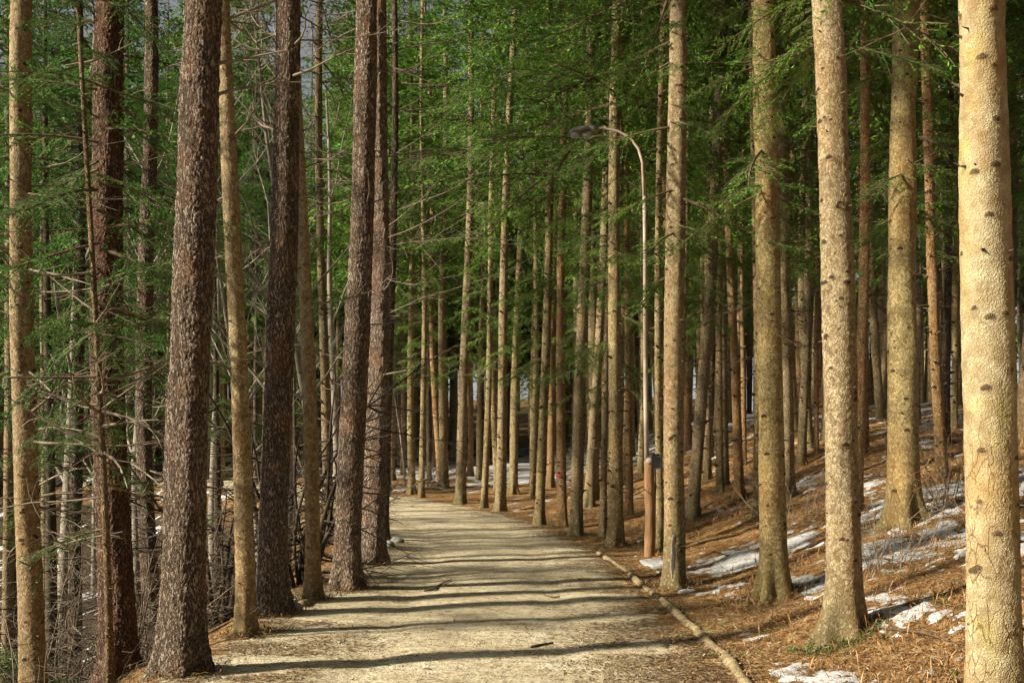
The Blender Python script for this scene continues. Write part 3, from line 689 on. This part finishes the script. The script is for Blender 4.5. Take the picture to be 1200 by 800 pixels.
for i, (x, d, lab, k) in enumerate(TALL):
    X = (x - 600) / F * d; t = thing('fir_tree', lab, 'tree', (X, d, H1(X, d)), 'tall firs in the gully', i * 1.7)
    me, cen = trunk_mesh('trunk', .10, 19.5, M['rough' if i % 3 == 0 else 'spruce_grey'], (0, 0), 16, .12, 12, .3, 120 + i, extra=lambda e, c: stubs(e, random.Random(500 + i), .10, 19.5, c, .4, 9, .35, .4, .5, 1.5)); link('trunk', me, t)
    link('crown', tcr[k], t); HERO.append((X, d, 8, x, x))

# bare broadleaf trees in the gully
def bare_tree_mesh(seed, Ht, r, mat, spread=.55):
    rg = random.Random(seed); mb = MB()
    def grow(p, d, L, r, lev):
        k = 7 if lev < 2 else 4; pts = [p]
        for i in range(k):
            d = d + np.array([rg.uniform(-1, 1), rg.uniform(-1, 1), rg.uniform(-.2, .7)]) * (.07 if lev == 0 else .18); d = d / np.linalg.norm(d); pts.append(pts[-1] + d * L / k)
        rr = np.linspace(r, r * (.3 if lev else .25), k + 1); tube(mb, pts, rr, (9, 6, 4, 3, 3)[lev], cap=False)
        if lev < 4 and L > .25:
            for q in range((14, 6, 5, 4)[lev]):
                i = rg.randint(2 if lev == 0 else 1, k); a = rg.uniform(0, 2 * pi)
                side = np.array([math.cos(a), math.sin(a), rg.uniform(.1, .9)]); dd = d * .6 + side * rg.uniform(.5, 1.1); dd /= np.linalg.norm(dd)
                grow(pts[i], dd, L * rg.uniform(.25, .5) * (1 if lev else .75), rr[i] * rg.uniform(.35, .6), lev + 1)
    grow(np.array([0, 0, -.3]), np.array([rg.uniform(-.08, .08), rg.uniform(-.08, .08), 1.]), Ht, r, 0)
    return mb.mesh('bare_tree', mat)
BT = [bare_tree_mesh(i, h, r, M[m]) for i, (h, r, m) in enumerate([(13, .12, 'pale_bark'), (12, .09, 'pale_bark'), (14, .13, 'dark_bark'), (9, .055, 'pale_bark')])]
def single(name, me, lab, cat, loc, group, rz, sc):
    o = link(name, me, None, loc); o.rotation_euler = (0, 0, rz); o.scale = (sc,) * 3; tag(o, lab, cat, group); return o
BARE = [(68, 17, 0, 'pale bare tree behind the slim leftmost trunk, high in the gully'), (160, 21, 1, 'pale bare tree rising behind the thick shaded dark trunk'), (12, 20, 2, 'dark bare tree at the far left edge behind the slim spruce'),
        (250, 25, 0, 'pale leafless tree between the massive leaning trunk and slim olive spruce'), (305, 19, 3, 'thin leafless sapling between olive spruce and thick straight trunk'),
        (343, 27, 1, 'leafless tree seen past the thin olive spruce'), (395, 30, 0, 'leafless tree close left of the path pair, far back'), (475, 41, 3, 'bare sapling with tangled twigs just right of the path pair'),
        (110, 30, 1, 'far pale leafless tree in the gap beside the thick shaded trunk'), (335, 16, 3, 'crooked bare sapling by the thick straight furrowed trunk'), (372, 17, 3, 'crooked bare sapling right behind the thin olive spruce'), (205, 34, 2, 'dark leafless tree far behind the massive leaning trunk')]
for x, d, k, lab in BARE:
    X = (x - 600) / F * d; single('bare_tree', BT[k], lab, 'tree', (X, d, H1(X, d)), 'leafless trees in the gully', x * .37, 1 + .1 * math.sin(x)); HERO.append((X, d, 8, x, x))

# ------------------------------------------------------------------ deeper stand, every trunk its own tree
def far_tree(k, mat, cr, r, zt=11):
    t = thing('spruce_tree', 'slender spruce', 'tree', (0, 0, 0))
    me, cen = trunk_mesh('trunk', r, 20, M[mat], (0, 0), 14, .25, 14, .3, 200 + k, .10, extra=lambda e, c: stubs(e, random.Random(300 + k), r, 20, c, .8, zt, .30, long_from=1.8, plong=.3, lmax=1.2, stub=.07)); link('trunk', me, t)
    link('crown', cr, t); return t
PROTO = [far_tree(0, 'spruce', crown_mid[0], .12), far_tree(1, 'spruce_warm', crown_mid[1], .11), far_tree(2, 'spruce_grey', crown_mid[2], .13),
         far_tree(3, 'spruce', crown_far[0], .12), far_tree(4, 'spruce_warm', crown_far[1], .12), far_tree(5, 'spruce_grey', crown_far[2], .13), far_tree(6, 'rough', crown_far[0], .12), far_tree(7, 'spruce', crown_mid[1], .085), far_tree(8, 'spruce_grey', crown_mid[2], .15), far_tree(9, 'spruce', crown_far[2], .09)]
LAB = {'bend': ('slender distant spruce in the stand beyond the bend of the path', 'distant spruces beyond the bend'),
       'slope': ('slender distant spruce on the wooded slope behind the brambles', 'distant spruces on the slope'),
       'lamp': ('slender distant spruce in the stand behind the street lamp', 'distant spruces behind the lamp'),
       'gully': ('slender distant spruce on the gully side behind the furrowed trunks', 'distant spruces across the gully')}
used = set(); pts = []; tries = 0; rf = random.Random(99)
while len(pts) < 236 and tries < 60000:
    tries += 1
    Yd = 17 + 60 * rf.random() ** .9; xp = rf.uniform(-40, 1250); X = (xp - 600) / F * Yd
    u = float(pathu(X, Yd)[0])
    if abs(u) < 3: continue
    if u < 0 and (Yd < 40 or u > -3.6): continue
    dens = 1.5 + (Yd - 17) * .018
    if 39 < Yd < 56 and -.5 < X / Yd < .09: continue
    if any((X - a) ** 2 + (Yd - b) ** 2 < dens ** 2 for a, b in pts): continue
    if any((X - h[0]) ** 2 + (Yd - h[1]) ** 2 < 1.5 ** 2 for h in HERO): continue
    if any(h[1] > Yd and min(h[3], h[4]) - h[2] / 2 - 4 < xp < max(h[3], h[4]) + h[2] / 2 + 4 for h in HERO): continue
    pts.append((X, Yd))
    zone = 'gully' if u < 0 or xp < 440 else 'bend' if xp < 640 else 'lamp' if xp < 830 else 'slope'
    k = rf.choice([0, 1, 2, 7, 8] if Yd < 34 else [3, 4, 5, 3, 4, 5, 6, 9]); loc = (X, Yd, H1(X, Yd)); sc = rf.uniform(.8, 1.2)
    if k in used: o = dup(PROTO[k], loc, rf.uniform(0, 6), sc)
    else: o = PROTO[k]; used.add(k); o.location = loc; o.rotation_euler = (0, 0, rf.uniform(0, 6))
    o.rotation_euler[0] = rf.gauss(0, .019); o.rotation_euler[1] = rf.gauss(0, .019)
    o['label'], o['group'] = LAB[zone]
print('far trees', len(pts), 'tries', tries)

# the wood behind the stand, one mass with the unseen trees added below
rg = random.Random(5); MASS = [frond(2.2, rg, .30, .42, .17, .30, .45) for _ in range(4)]
MASSW = [(V, MB()) for V, w_ in MASS]
for V, w_ in MASSW: tube(w_, [(0, 0, 0), (1.8, 0, -.3)], [.02, .01], 3, cap=False)
mbk = MB(); z = 7.0
while z < 19:
    for i in range(4): put_frond(mbk, rg.choice(MASSW), (0, 0, z + rg.uniform(-.2, .2)), rg.uniform(0, 6.3), R(rg.uniform(-25, 10)), 2.6 * (1 - (z - 7) / 13) ** .7 * rg.uniform(.7, 1.1) + .2, rg)
    z += .55
tube(mbk, [(0, 0, -.5), (0, 0, 8), (0, 0, 18)], [.17, .13, .03], 7, 1, cap=False)
BV = np.concatenate(mbk.v); BQ = np.concatenate(mbk.q); BM = np.concatenate(mbk.m); print('mass tree', len(BQ))
mb = MB(); cnt = 0; rf = random.Random(12)
tries = 0
while cnt < 430 and tries < 5000:
    tries += 1; Yd = 57 + 95 * rf.random() ** 1.35; X = rf.uniform(-.58, .58) * Yd
    if X > .2 * Yd and rf.random() < .45: continue
    if cnt > 345: Yd = rf.uniform(48, 84); X = -Yd * rf.uniform(.20, .62)
    a = rf.uniform(0, 6); s = rf.uniform(.9, 1.35); ca, sa = math.cos(a) * s, math.sin(a) * s
    V = np.stack([BV[:, 0] * ca - BV[:, 1] * sa + X, BV[:, 0] * sa + BV[:, 1] * ca + Yd, BV[:, 2] * s + H1(X, Yd)], 1)
    mb.v.append(V.astype(np.float32)); mb.q.append(BQ + mb.n); mb.m.append(BM); mb.n += len(V); cnt += 1
for i in range(46):  # unseen trees right of and behind the camera, added to block sky light
    if i < 26: X = rf.uniform(6, 26); Yd = rf.uniform(-10, X * 1.55 - 3)
    else: X = rf.uniform(-6, 24); Yd = rf.uniform(-22, -6)
    if X - .6 * Yd < 4: continue
    a = rf.uniform(0, 6); s = rf.uniform(.9, 1.2); ca, sa = math.cos(a) * s, math.sin(a) * s
    V = np.stack([BV[:, 0] * ca - BV[:, 1] * sa + X, BV[:, 0] * sa + BV[:, 1] * ca + Yd, BV[:, 2] * s + H1(X, Yd) + .5], 1)
    mb.v.append(V.astype(np.float32)); mb.q.append(BQ + mb.n); mb.m.append(BM); mb.n += len(V)
print('wood verts', mb.n)
tag(link('distant_and_offscreen_wood', mb.mesh('distant_and_offscreen_wood', [M['needles'], M['spruce']], False)), 'mass of far off evergreen wood closing the view behind the trunks, plus unseen trees added beside and behind the camera to block sky light', 'forest', kind='stuff')

# ------------------------------------------------------------------ street lamp
LX, LY = hit(761, 652); LZ = H1(LX, LY)
def lp(x, y): p = px(x, y, LY); return (p[0] - LX, 0, p[2] - LZ)
M['rust'] = simple('rusty_paint', (.26, .15, .09), (.60, .52, .42), 5, .6, .002, .4)
M['pole'] = simple('weathered_pole_paint', (.22, .16, .11), (.44, .38, .30), 7, .5, .002, .3)
M['old_wood'] = simple('orange_wood', (.12, .06, .028), (.33, .19, .09), 16, .8, .012, .15)
M['black'] = simple('black_plastic', (.012, .012, .013), (.03, .03, .03), 9, .45)
M['lampgrey'] = simple('lamp_grey', (.16, .155, .14), (.26, .25, .23), 9, .5)
M['glass'] = simple('lamp_cover', (.26, .27, .25), (.38, .39, .36), 5, .3)
t = thing('street_lamp', 'rusty curved street lamp strapped to a short orange post among the spruces', 'street lamp', (LX, LY, LZ))
pz = lp(760, 541)[2]; mb = MB(); zz = np.linspace(-.3, pz, 22); tube(mb, [(.01 * math.sin(z * 3), 0, z) for z in zz], [.073 + .004 * math.sin(z * 9) for z in zz], 20, jit=.012); link('base_post', mb.mesh('base_post', M['old_wood']), t)
mb = MB(); A = [lp(758, 545), lp(757, 480), lp(756, 400), lp(756, 300), lp(755, 230)]
tube(mb, A, [.036, .034, .031, .028, .025], 14)
tube(mb, [(0, 0, pz - .03), (0, 0, pz + .06)], [.078, .05], 18)
link('pole', mb.mesh('pole', M['pole']), t)
mb = MB(); tube(mb, [lp(755, 232), lp(753, 190), lp(748, 174), lp(738, 161), lp(724, 154), lp(706, 150), lp(690, 150)], [.025, .022, .021, .020, .019, .018, .018], 12); link('arm', mb.mesh('arm', M['rust']), t)
def ellip(mb, c, s, n=14, m=10, tilt=0., zlo=-1.):
    th = np.arange(n) * 2 * pi / n; ph = np.linspace(-pi / 2, pi / 2, m); PH, TH = np.meshgrid(ph, th, indexing='ij')
    x = np.sin(PH) * s[0]; y = np.cos(PH) * np.cos(TH) * s[1]; z = np.cos(PH) * np.sin(TH) * s[2]; z = np.where(z < zlo * s[2], zlo * s[2], z)
    x, z = x * math.cos(tilt) - z * math.sin(tilt), x * math.sin(tilt) + z * math.cos(tilt)
    V = np.stack([x + c[0], y + c[1], z + c[2]], -1).reshape(-1, 3); i = np.arange(m - 1)[:, None] * n; j = np.arange(n)[None]; j2 = (j + 1) % n
    mb.add(V, np.stack([i + j, i + n + j, i + n + j2, i + j2], -1).reshape(-1, 4))
mb = MB(); c = lp(680, 153); ellip(mb, c, (.16, .10, .06), tilt=.16, zlo=-.25); tube(mb, [lp(700, 150), lp(690, 151)], [.035, .05], 12)
hd = link('lamp_head', mb.mesh('lamp_head', M['lampgrey']), t)
mb = MB(); ellip(mb, lp(674, 158), (.07, .07, .055), tilt=.2); ellip(mb, lp(687, 159), (.065, .065, .05)); link('lamp_cover', mb.mesh('lamp_cover', M['glass']), hd)
def box(mb, c, s, bev=.12):
    x, y, z = s; b = bev * min(s); V = []
    prof = [(-x + b, -z), (x - b, -z), (x, -z + b), (x, z - b), (x - b, z), (-x + b, z), (-x, z - b), (-x, -z + b)]
    for yy in (-y, y): V += [(c[0] + p, c[1] + yy, c[2] + q) for p, q in prof]
    n = 8; Q = [(i, (i + 1) % n, (i + 1) % n + n, i + n) for i in range(n)]
    V += [(c[0], c[1] - y, c[2]), (c[0], c[1] + y, c[2])]
    Q += [((i + 1) % n, i, 16, 16) for i in range(n)] + [(i + n, (i + 1) % n + n, 17, 17) for i in range(n)]; mb.add(V, Q)
mb = MB(); c = lp(765, 543); box(mb, (c[0] + .03, -.06, c[2] + .02), (.06, .06, .085)); box(mb, (c[0] + .03, -.06, c[2] + .125), (.05, .05, .018)); link('junction_box', mb.mesh('junction_box', M['black'], False), t)
mb = MB(); tube(mb, [(c[0] + .03, -.04, c[2] - .05), (.085, -.02, c[2] - .3), (.08, 0, c[2] - .7), (.078, 0, .1)], .009, 6); tube(mb, [(-.085, -.03, c[2] - .35), (0, -.085, c[2] - .42), (.085, -.03, c[2] - .5)], .007, 5); link('cable', mb.mesh('cable', M['black']), t)

# ------------------------------------------------------------------ log edging, stump, stones
M['log'] = simple('peeled_log', (.10, .07, .035), (.40, .31, .17), 16, .85, .012, 1)
def log(label, a, b, r, group='logs edging the path', sink=.3):
    ax, ay = hit(*a); bx, by = hit(*b); az, bz = H1(ax, ay), H1(bx, by); L = math.hypot(bx - ax, by - ay) * .95; r *= .82
    k = max(8, int(L / .07)); s = np.linspace(0, 1, k); rg = random.Random(int(a[0]))
    P = [(-L / 2 + L * q, .008 * math.sin(q * 5 + a[0]), .006 * math.sin(q * 7)) for q in s]
    rad = [r * (1 - .12 * q + .012 * math.sin(q * 9 + a[0]) + .015 * rg.uniform(-1, 1)) for q in s]
    mb = MB(); tube(mb, P, rad, 16, jit=.025)
    for q in range(int(L * 3)):
        x = rg.uniform(-.45, .45) * L; an = rg.uniform(.2, 2.9); dead_limb(mb, rg, (x, math.cos(an) * r * .8, math.sin(an) * r * .8), an, .04, .012, .6, 0, 5)
    o = link('edging_log', mb.mesh('edging_log', M['log']), None, ((ax + bx) / 2, (ay + by) / 2, (az + bz) / 2 + r * sink * .3 - .014))
    o.rotation_euler = (0, -math.atan2(bz - az, L), math.atan2(by - ay, bx - ax) + rg.uniform(-.035, .035)); return tag(o, label, 'log', group)
log('farthest edging log, thin and running up to the bright spruce at the path side', (702, 648), (737, 672), .055)
log('second edging log from the far end, pale and slightly sunken', (738, 673), (772, 702), .058)
log('mossy edging log beside the open gap, third from the far end', (780, 707), (818, 741), .062)
log('edging log with knots, second from the viewer', (819, 742), (848, 770), .064)
log('nearest edging log, cut by the bottom of the photo', (849, 771), (884, 812), .066)
o = log('small broken log end lying crosswise in the gap of the edging', (775, 703), (790, 712), .05, sink=.5); o.name = 'broken_log'; del o['group']
o = log('short cut log lying at the foot of the thin olive spruce', (352, 712), (366, 704), .07, sink=.6); o.name = 'cut_log'; del o['group']
SX, SY_ = hit(229, 786); mb = MB(); zz = np.linspace(-.15, .15, 10)
tube(mb, [(0, 0, z) for z in zz] + [(0, 0, .16)], [.075 * (1.25 - z) for z in zz] + [.065], 22, jit=.03)
tag(link('tree_stump', mb.mesh('tree_stump', M['log']), None, (SX, SY_, H1(SX, SY_))), 'small sawn stump beside the massive leaning furrowed trunk', 'stump')
M['rock'] = simple('grey_rock', (.14, .13, .12), (.36, .34, .31), 6, .9, .01)
def rock(x, y, r, lab, sq=.7):
    X, Yd = hit(x, y); mb = MB(); ellip(mb, (0, 0, 0), (r, r * .8, r * sq), 14, 10)
    V = mb.v[0]; k = 1 + .45 * (vnoise(V[:, 0] * 3 / r * .5 + x, V[:, 1] * 1.7 / r + V[:, 2] / r) - .5); mb.v[0] = V * k[:, None]
    o = link('rock', mb.mesh('rock', M['rock'], False), None, (X, Yd, H1(X, Yd) + r * .2)); o.rotation_euler = (0, 0, x); tag(o, lab, 'rock')
rock(466, 636, .14, 'low grey rock at the path edge beside the paired trunks', .5)
rock(456, 640, .09, 'smaller pointed stone touching the low grey rock', .8)
rock(343, 717, .10, 'grey stone half buried at the bank beside the thick straight trunk', .7)
for lab, P, r in [('crooked dark stick lying on the path below the rocks', [(497, 694), (508, 692), (516, 686), (529, 680)], .012),
                  ('long fallen branch lying on the needle slope right of the tall smooth grey trunk', [(1015, 740), (1050, 742), (1085, 748), (1125, 760)], .014),
                  ('bent fallen branch on the slope above the big pocked spruce foot', [(820, 655), (838, 648), (852, 652), (870, 646)], .012),
                  ('short dry stick near the bottom of the path', [(622, 760), (632, 758), (648, 756)], .010),
                  ('thin forked twig across the edging gap', [(748, 690), (760, 682), (775, 672)], .009),
                  ('small stick at the right side of the path before the edging', [(638, 699), (648, 701), (656, 701)], .009)]:
    W = [hit(*p) for p in P]; c = W[0]; mb = MB(); tube(mb, [(a - c[0], b - c[1], H1(a, b) - H1(*c) + r * .8 + .006) for a, b in W], [r, r, r * .8, r * .5][:len(W)], 6)
    tag(link('stick', mb.mesh('stick', M['stub']), None, (c[0], c[1], H1(*c))), lab, 'stick')

# ------------------------------------------------------------------ bare shrubs
def shrub(lab, x, d, h, n, mat, seed, spread=.5, dx=0., rr=.014, sub=2):
    rg = random.Random(seed); X = (x - 600) / F * d; mb = MB()
    for i in range(n):
        a = rg.uniform(0, 6.28); b = rg.uniform(0, .25); L = h * rg.uniform(.5, 1)
        p = R(90) - abs(rg.gauss(0, spread)); dead_limb(mb, rg, (math.cos(a) * b, math.sin(a) * b, -.1), a if rg.random() > .4 else dx, L, rr * rg.uniform(.5, 1.2), p, sub, 5, .7)
    tag(link('bare_shrub', mb.mesh('bare_shrub', M[mat]), None, (X, d, H1(X, d))), lab, 'shrub', 'leafless shrubs')
shrub('dark bent stems of a leafless shrub behind the thin olive spruce', 352, 12.8, 3.2, 12, 'dark_bark', 3, .35, 2.2, .035, 2)
shrub('dark many stemmed shrub between massive trunk and slim olive spruce', 262, 13, 3.0, 12, 'dark_bark', 4, .5, .5, .03, 2)
shrub('pale twiggy shrub in the gully under the shaded dark trunk', 160, 12.5, 2.4, 16, 'twig', 5, .5)
shrub('fine leafless shrub in the gully beside the leftmost slim trunk', 75, 13.5, 2.8, 16, 'twig', 6, .5)
shrub('tangled leafless shrub at the far left picture edge', 5, 13, 3.0, 14, 'twig', 7, .5)
shrub('leafless shrub below the pair of furrowed trunks', 380, 19, 3.2, 16, 'twig', 8, .4)
shrub('rusty bramble bush in front of the stout mossy spruce', 1035, 10.2, 1.1, 26, 'twig', 9, .8, rr=.006)
shrub('bramble bush at the foot of the pale slim spruce on the slope', 935, 15, 1.3, 24, 'twig', 10, .8, rr=.007)
shrub('bramble bush between the reddish leaning spruce and nearest trunk', 1110, 12.5, 1.2, 26, 'twig', 11, .8, rr=.006)
shrub('low leafless bush behind the bend, in front of the snow', 500, 36, 1.8, 26, 'twig', 12, .6, rr=.012)
shrub('low leafless bush on snow left of the street lamp', 655, 40, 1.6, 24, 'twig', 13, .6, rr=.012)

# ------------------------------------------------------------------ litter, dry grass, weeds
def blades(name, cat, lab, mats, n, region, ln, w, lift, ang, seed, clump=0.):
    rg = np.random.RandomState(seed); xs, ys = region(rg, n); us = pathu(xs, ys); zs = height(xs, ys, us)
    a = rg.uniform(0, 2 * pi, len(xs)); el = rg.uniform(*ang, len(xs)); L = rg.uniform(*ln, len(xs)); W = rg.uniform(*w, len(xs))
    D = np.stack([np.cos(a) * np.cos(el), np.sin(a) * np.cos(el), np.sin(el)], 1); S = np.stack([-np.sin(a), np.cos(a), rg.uniform(-.3, .3, len(xs))], 1)
    P = np.stack([xs, ys, zs + rg.uniform(*lift, len(xs))], 1); mid = P + D * (L * .5)[:, None]; tip = P + D * L[:, None]; 
    if ang[1] > .5: tip[:, 2] -= L * .25
    V = np.stack([P, mid + S * (W * .5)[:, None], tip, mid - S * (W * .5)[:, None]], 1).reshape(-1, 3)
    mb = MB(); mb.add(V, np.arange(len(V)).reshape(-1, 4)); tag(link(name, mb.mesh(name, mats, False)), lab, cat, kind='stuff')
def leafmat(name, cs):
    n = NT(name); ri = n.n('NewGeometry').outputs['Random Per Island']; return n.finish(n.ramp(ri, [(0., cs[0]), (.35, cs[1]), (.7, cs[2]), (1., cs[3])]), .8, spec=.15)
def reg_right(y0, y1, umin=1.7, power=1.6, clump=.0):
    def f(rg, n):
        ys = y0 + (y1 - y0) * rg.rand(n * 3) ** power; xs = rg.uniform(-.05, .52, n * 3) * (ys + 2)
        u = pathu(xs, ys); m = snow_mask(xs, ys, u); p = rg.rand(n * 3)
        ok = (u > umin) & (p > smooth(-.1, .05, m) * .85)
        if clump: ok &= fbm(xs * 2.3 + 7, ys * 2.3) > clump
        return xs[ok][:n], ys[ok][:n]
    return f
def reg_edge(rg, n):
    ys = 5.5 + 26 * rg.rand(n * 3) ** 1.7; s = rg.choice([-1, 1], n * 3); u = s * (1.75 - np.abs(rg.normal(0, .55, n * 3))) - np.where(s < 0, .25, 0) * 1.
    u = u + rg.normal(0, .12, n * 3)
    cx = np.interp(ys, _cy, _cx); tx = np.interp(ys, _cy, _tx); ty = np.interp(ys, _cy, _ty); xs = cx + u * ty; yy = ys - u * tx
    ok = fbm(xs * 1.8, yy * 3.2 + 2, 4) + rg.normal(0, .05, len(xs)) > .52
    return xs[ok][:n], yy[ok][:n]
blades('needle_litter', 'litter', 'rusty fallen needles and bits of twig covering the slope', leafmat('litter', [(.05, .03, .018), (.20, .11, .045), (.36, .21, .095), (.52, .40, .25)]), 110000, reg_right(5.5, 26), (.03, .11), (.004, .011), (0, .02), (-.1, .35), 1)
blades('path_litter', 'litter', 'dark needles and chips scattered along both path edges', leafmat('edge_litter', [(.05, .03, .018), (.13, .075, .035), (.28, .18, .09), (.40, .30, .17)]), 75000, reg_edge, (.02, .09), (.004, .013), (.001, .008), (-.05, .15), 2)
blades('dry_grass', 'grass', 'dry tawny grass and dead fern stems on the slope', leafmat('dry_grass', [(.16, .07, .025), (.30, .14, .05), (.42, .23, .09), (.50, .34, .17)]), 17000, reg_right(6, 30, 2.2, 1.2, .50), (.06, .24), (.004, .010), (-.01, .01), (.15, 1.3), 3)
blades('green_weeds', 'weeds', 'small green weeds dotted along the log edging and slope', leafmat('weed', [(.03, .08, .015), (.05, .12, .02), (.09, .17, .03), (.12, .2, .05)]), 5000, reg_right(6, 20, 1.6, 1.2, .62), (.03, .09), (.008, .02), (0, .01), (.1, .9), 4)
def reg_base(rg, n):
    hs = [h for h in HERO if h[1] < 21]; k = rg.randint(0, len(hs), n); H_ = np.array([(h[0], h[1], h[2] / F * h[1] / 2) for h in hs])[k]
    a = rg.uniform(0, 6.28, n); q = H_[:, 2] * .95 + np.abs(rg.normal(0, .13, n)); return H_[:, 0] + np.cos(a) * q, H_[:, 1] + np.sin(a) * q
blades('root_litter', 'litter', 'needles, bark crumbs and dead grass gathered round the trunk feet', leafmat('root_litter', [(.04, .025, .012), (.14, .08, .035), (.30, .18, .08), (.16, .17, .05)]), 26000, reg_base, (.03, .12), (.004, .012), (0, .03), (-.1, 1.0), 9)
def reg_path(rg, n):
    ys = 5.5 + 20 * rg.rand(n) ** 1.4; u = rg.uniform(-2., 1.7, n); cx = np.interp(ys, _cy, _cx); return cx + u, ys
blades('path_chips', 'litter', 'scattered chips, crumbs and short twigs lying on the sandy path', leafmat('chips', [(.07, .045, .03), (.20, .14, .08), (.42, .34, .24), (.55, .50, .42)]), 9000, reg_path, (.012, .06), (.006, .016), (.002, .008), (-.1, .3), 8)
def reg_foot(rg, n):
    h = [h for h in HERO if h[3] == 989][0]; a = rg.uniform(0, 6.28, n); r = rg.uniform(.16, .34, n); xs = h[0] - .08 + np.cos(a) * r; ys = h[1] + np.sin(a) * r
    ok = ys < h[1] + .05; return xs[ok], ys[ok]
blades('moss_tuft', 'moss', 'green mossy tuft around the foot of the smooth grey spruce', leafmat('moss_tuft', [(.02, .05, .01), (.05, .10, .02), (.10, .15, .04), (.16, .2, .06)]), 900, reg_foot, (.03, .09), (.006, .012), (0, .01), (.2, 1.3), 5)
# gully undergrowth of fine twigs
rg = random.Random(55); mb = MB()
for i in range(900):
    d = rg.uniform(8, 34); xp = rg.uniform(-30, 400); X = (xp - 600) / F * d; u = float(pathu(X, d)[0])
    if u > -2.9 : continue
    dead_limb(mb, rg, (X, d, H1(X, d) - .03), rg.uniform(0, 6.28), rg.uniform(.5, 1.9), rg.uniform(.003, .008), rg.uniform(.2, 1.4), 1, 3, .8)
mb.m = [np.full_like(m, i % 3 > 0) for i, m in enumerate(mb.m)]
tag(link('undergrowth', mb.mesh('undergrowth', [M['twig'], M['dark_bark']])), 'tangle of fine leafless twigs filling the shaded gully', 'undergrowth', kind='stuff')
mb = MB()
for i in range(240):
    d = rg.uniform(8, 30); X = rg.uniform(.05, .48) * (d + 2); u = float(pathu(X, d)[0])
    if u < 2.6: continue
    dead_limb(mb, rg, (X, d, H1(X, d) - .02), rg.uniform(0, 6.28), rg.uniform(.4, 1.3), rg.uniform(.002, .005), rg.uniform(.1, 1.3), 1, 3, .9)
tag(link('brambles', mb.mesh('brambles', simple('bramble_stem', (.17, .07, .03), (.34, .2, .11), 8))), 'thin rusty bramble stems arching over the needle slope', 'brambles', kind='stuff')

# ------------------------------------------------------------------ camera, light
cam = bpy.data.cameras.new('camera'); co = bpy.data.objects.new('camera', cam); COL.objects.link(co); SC.camera = co
co.location = (0, 0, EYE); co.rotation_euler = (R(90), 0, 0); cam.sensor_width = 36; cam.lens = F / 1200 * 36; cam.shift_y = 120 / 1200; cam.clip_end = 1500; cam.clip_start = .05
from mathutils import Vector
EL = R(28); az = Vector((-.952, -.305)).normalized()
sd = Vector((az.x * math.cos(EL), az.y * math.cos(EL), math.sin(EL)))
sun = bpy.data.lights.new('sun', 'SUN'); sun.energy = 5; sun.angle = R(2.6); sun.color = (1, .92, .74)
so = bpy.data.objects.new('sun', sun); COL.objects.link(so); so.rotation_euler = (-sd).to_track_quat('-Z', 'Y').to_euler()
W = bpy.data.worlds.new('World'); SC.world = W; W.use_nodes = True; nt = W.node_tree; nt.nodes.clear()
sk = nt.nodes.new('ShaderNodeTexSky'); sk.sky_type = 'NISHITA'; sk.sun_disc = False; sk.sun_elevation = EL; sk.sun_rotation = math.atan2(sd.x, sd.y) % (2 * pi); sk.dust_density = 1.5
bg = nt.nodes.new('ShaderNodeBackground'); bg.inputs[1].default_value = .06; wo = nt.nodes.new('ShaderNodeOutputWorld')
bw = nt.nodes.new('ShaderNodeRGBToBW'); nt.links.new(sk.outputs[0], bw.inputs[0])
mv = nt.nodes.new('ShaderNodeMix'); mv.data_type = 'RGBA'; mv.inputs[0].default_value = .85; nt.links.new(sk.outputs[0], mv.inputs[6]); nt.links.new(bw.outputs[0], mv.inputs[7]); nt.links.new(mv.outputs[2], bg.inputs[0]); nt.links.new(bg.outputs[0], wo.inputs[0])
vs = SC.view_settings; vs.view_transform = 'Standard'; vs.look = 'None'; vs.exposure = 1.1; vs.gamma = 1
SC.render.engine = 'CYCLES'; cy = SC.cycles; cy.use_denoising = True; cy.max_bounces = 4; cy.diffuse_bounces = 1; cy.use_adaptive_sampling = True; cy.adaptive_threshold = .05; cy.glossy_bounces = 2; cy.transmission_bounces = 3; cy.transparent_max_bounces = 4
cy.sample_clamp_indirect = 6
